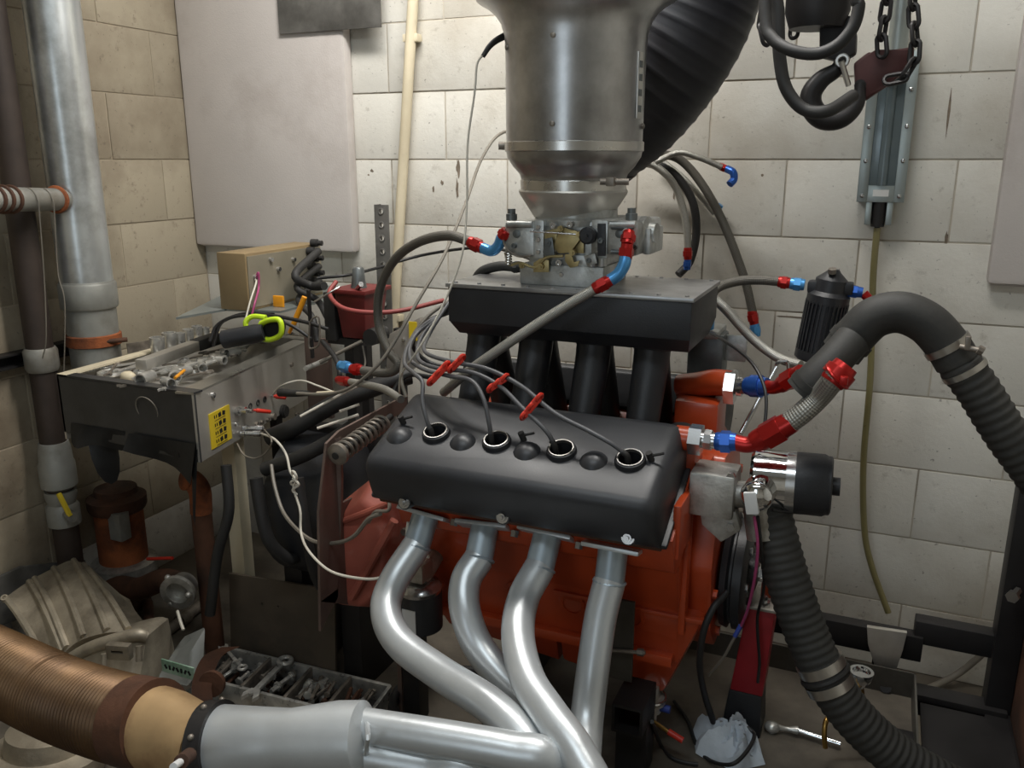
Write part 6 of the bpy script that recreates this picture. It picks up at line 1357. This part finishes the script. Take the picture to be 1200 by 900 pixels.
q = k1 + cross_d * .41 + long_d * .66; place_wrench(.13, 1.6, M_tool, V((q.x, q.y, .072)), angL + math.pi, 'large bright wrench lying on top of the bolt tray', None)
q = k1 + cross_d * .12 + long_d * .3; place_wrench(.11, 1.0, M_tool, V((q.x, q.y, .064)), angL + 1.0, 'small wrench lying in the bolt tray corner', None)
# belts, pouch, strap and castings
solo('rubber_belt', MB().torus((-.888, 1.70, .035), (0, .12, 1), .17, .013, 48, 10), M_rubber, 'black rubber belt ring lying beside the bolt tray', 'belt')
solo('rubber_belt', MB().torus((-.886, 1.697, .058), (0, .12, 1), .168, .011, 48, 10), M_rubber, 'second black rubber belt ring on top of first', 'belt')
t = Thing('oil_pouch', 'grey crumpled pouch with green printed label', 'pouch')
p = [A(192, 776, 1.42), A(230, 786, 1.42), A(232, 744, 1.47), A(206, 756, 1.47)]
b = MB(); b.hull8([V((q.x, q.y - .03, max(.005, q.z - .03))) for q in p], [V((q.x, q.y + .03, q.z + .01)) for q in p], .012); o = t.part('pouch', b, M_bottle)
a, c = A(190, 779, 1.382), A(228, 790, 1.382); d = c - a; b = MB(); b.box((a + c) / 2, (d.length, .004, .035), rot=d.to_track_quat('X', 'Z').to_matrix(), bev=.001); lo = t.part('label_band', b, M_greenlab, o)
for k in range(7):
    q = a + d * (.14 + .12 * k) + V((0, -.0026, .0)); b = MB(); b.box(q, (.006, .0012, .012), rot=d.to_track_quat('X', 'Z').to_matrix() @ Matrix.Rotation(.5 * ((k * 7) % 3 - 1), 3, 'Y')); t.part('label_lettering', b, M_ink, lo)
b = MB(); b.span((p[0].x + .02, 1.42, 0), (p[1].x, 1.49, .05), bev=.01); t.part('pouch_base', b, M_bottle, o); t.done()
t = Thing('curved_bracket', 'tan curved strap bracket leaning at bolt tray end', 'bracket')
b = MB(); P_ = path([(238, 832, 1.30), (236, 800, 1.36), (248, 770, 1.44), (270, 758, 1.5)]); 
rows = []
for p in crom(P_, 6): rows.append((b.bm.verts.new(p + V((-.02, -.01, 0))), b.bm.verts.new(p + V((.022, .012, .0)))))
for a, c in zip(rows, rows[1:]): b.bm.faces.new((a[0], a[1], c[1], c[0]))
bmesh.ops.solidify(b.bm, geom=b.bm.faces[:], thickness=.006); t.part('strap', b, M_rustdark); b = MB(); q = A(250, 800, 1.38); b.lathe(q, (.3, -1, .2), [(0, .032), (.012, .032)], 20); t.part('round_end', b, M_rustdark)
b = MB(); b.cyl((P_[0].x, P_[0].y, 0), P_[0] + V((0, 0, .01)), .012, n=10); t.part('foot', b, M_rustdark)
t.done()
random.seed(5)
t = Thing('gear_casting', 'grey castings lump on floor under the brown duct', 'casting')
b = MB(); q = AZ(50, 872, .1); b.lathe(V((q.x, q.y, .021)), (0, .15, 1), [(0, .12), (.03, .13), (.06, .13), (.07, .09), (.11, .085), (.12, .05)], 28); t.part('disc', b, M_bellalu)
b = MB(); b.box(V((q.x - .03, q.y + .04, .13)), (.1, .05, .05), rz=.5, bev=.01); t.part('lug', b, M_bellalu); t.done()
for k, (px, py, L, m, lb) in enumerate(((268, 852, .035, M_tooldark, 'dark iron shaft lying between casting and pouch'), (222, 858, .035, M_rustdark, 'rusty bar lying before the grey pouch'), (215, 725, .1, M_tooldark, 'dark iron bar lying under the rusty pump'), (175, 735, .16, M_rustdark, 'rusty bar lying beside the transmission flange'))):
    p = AZ(px, py, .02); a = .3 + k * .7; solo('scrap_bar', MB().cyl(p - V((L * math.cos(a), L * math.sin(a), 0)), p + V((L * math.cos(a), L * math.sin(a), .0)), .016, n=12).lathe(p + V((0, 0, 0)), (math.cos(a), math.sin(a), 0), [(-.02, .022), (.02, .022)], 12), m, lb, 'bar')
solo('paper_scrap', MB().tube(path([(208, 716, 1.5), (212, 730, 1.48), (215, 738, 1.47)]), .004, 6), M_wirew, 'white cable tie end sticking up by the pump outlet', 'cable tie')
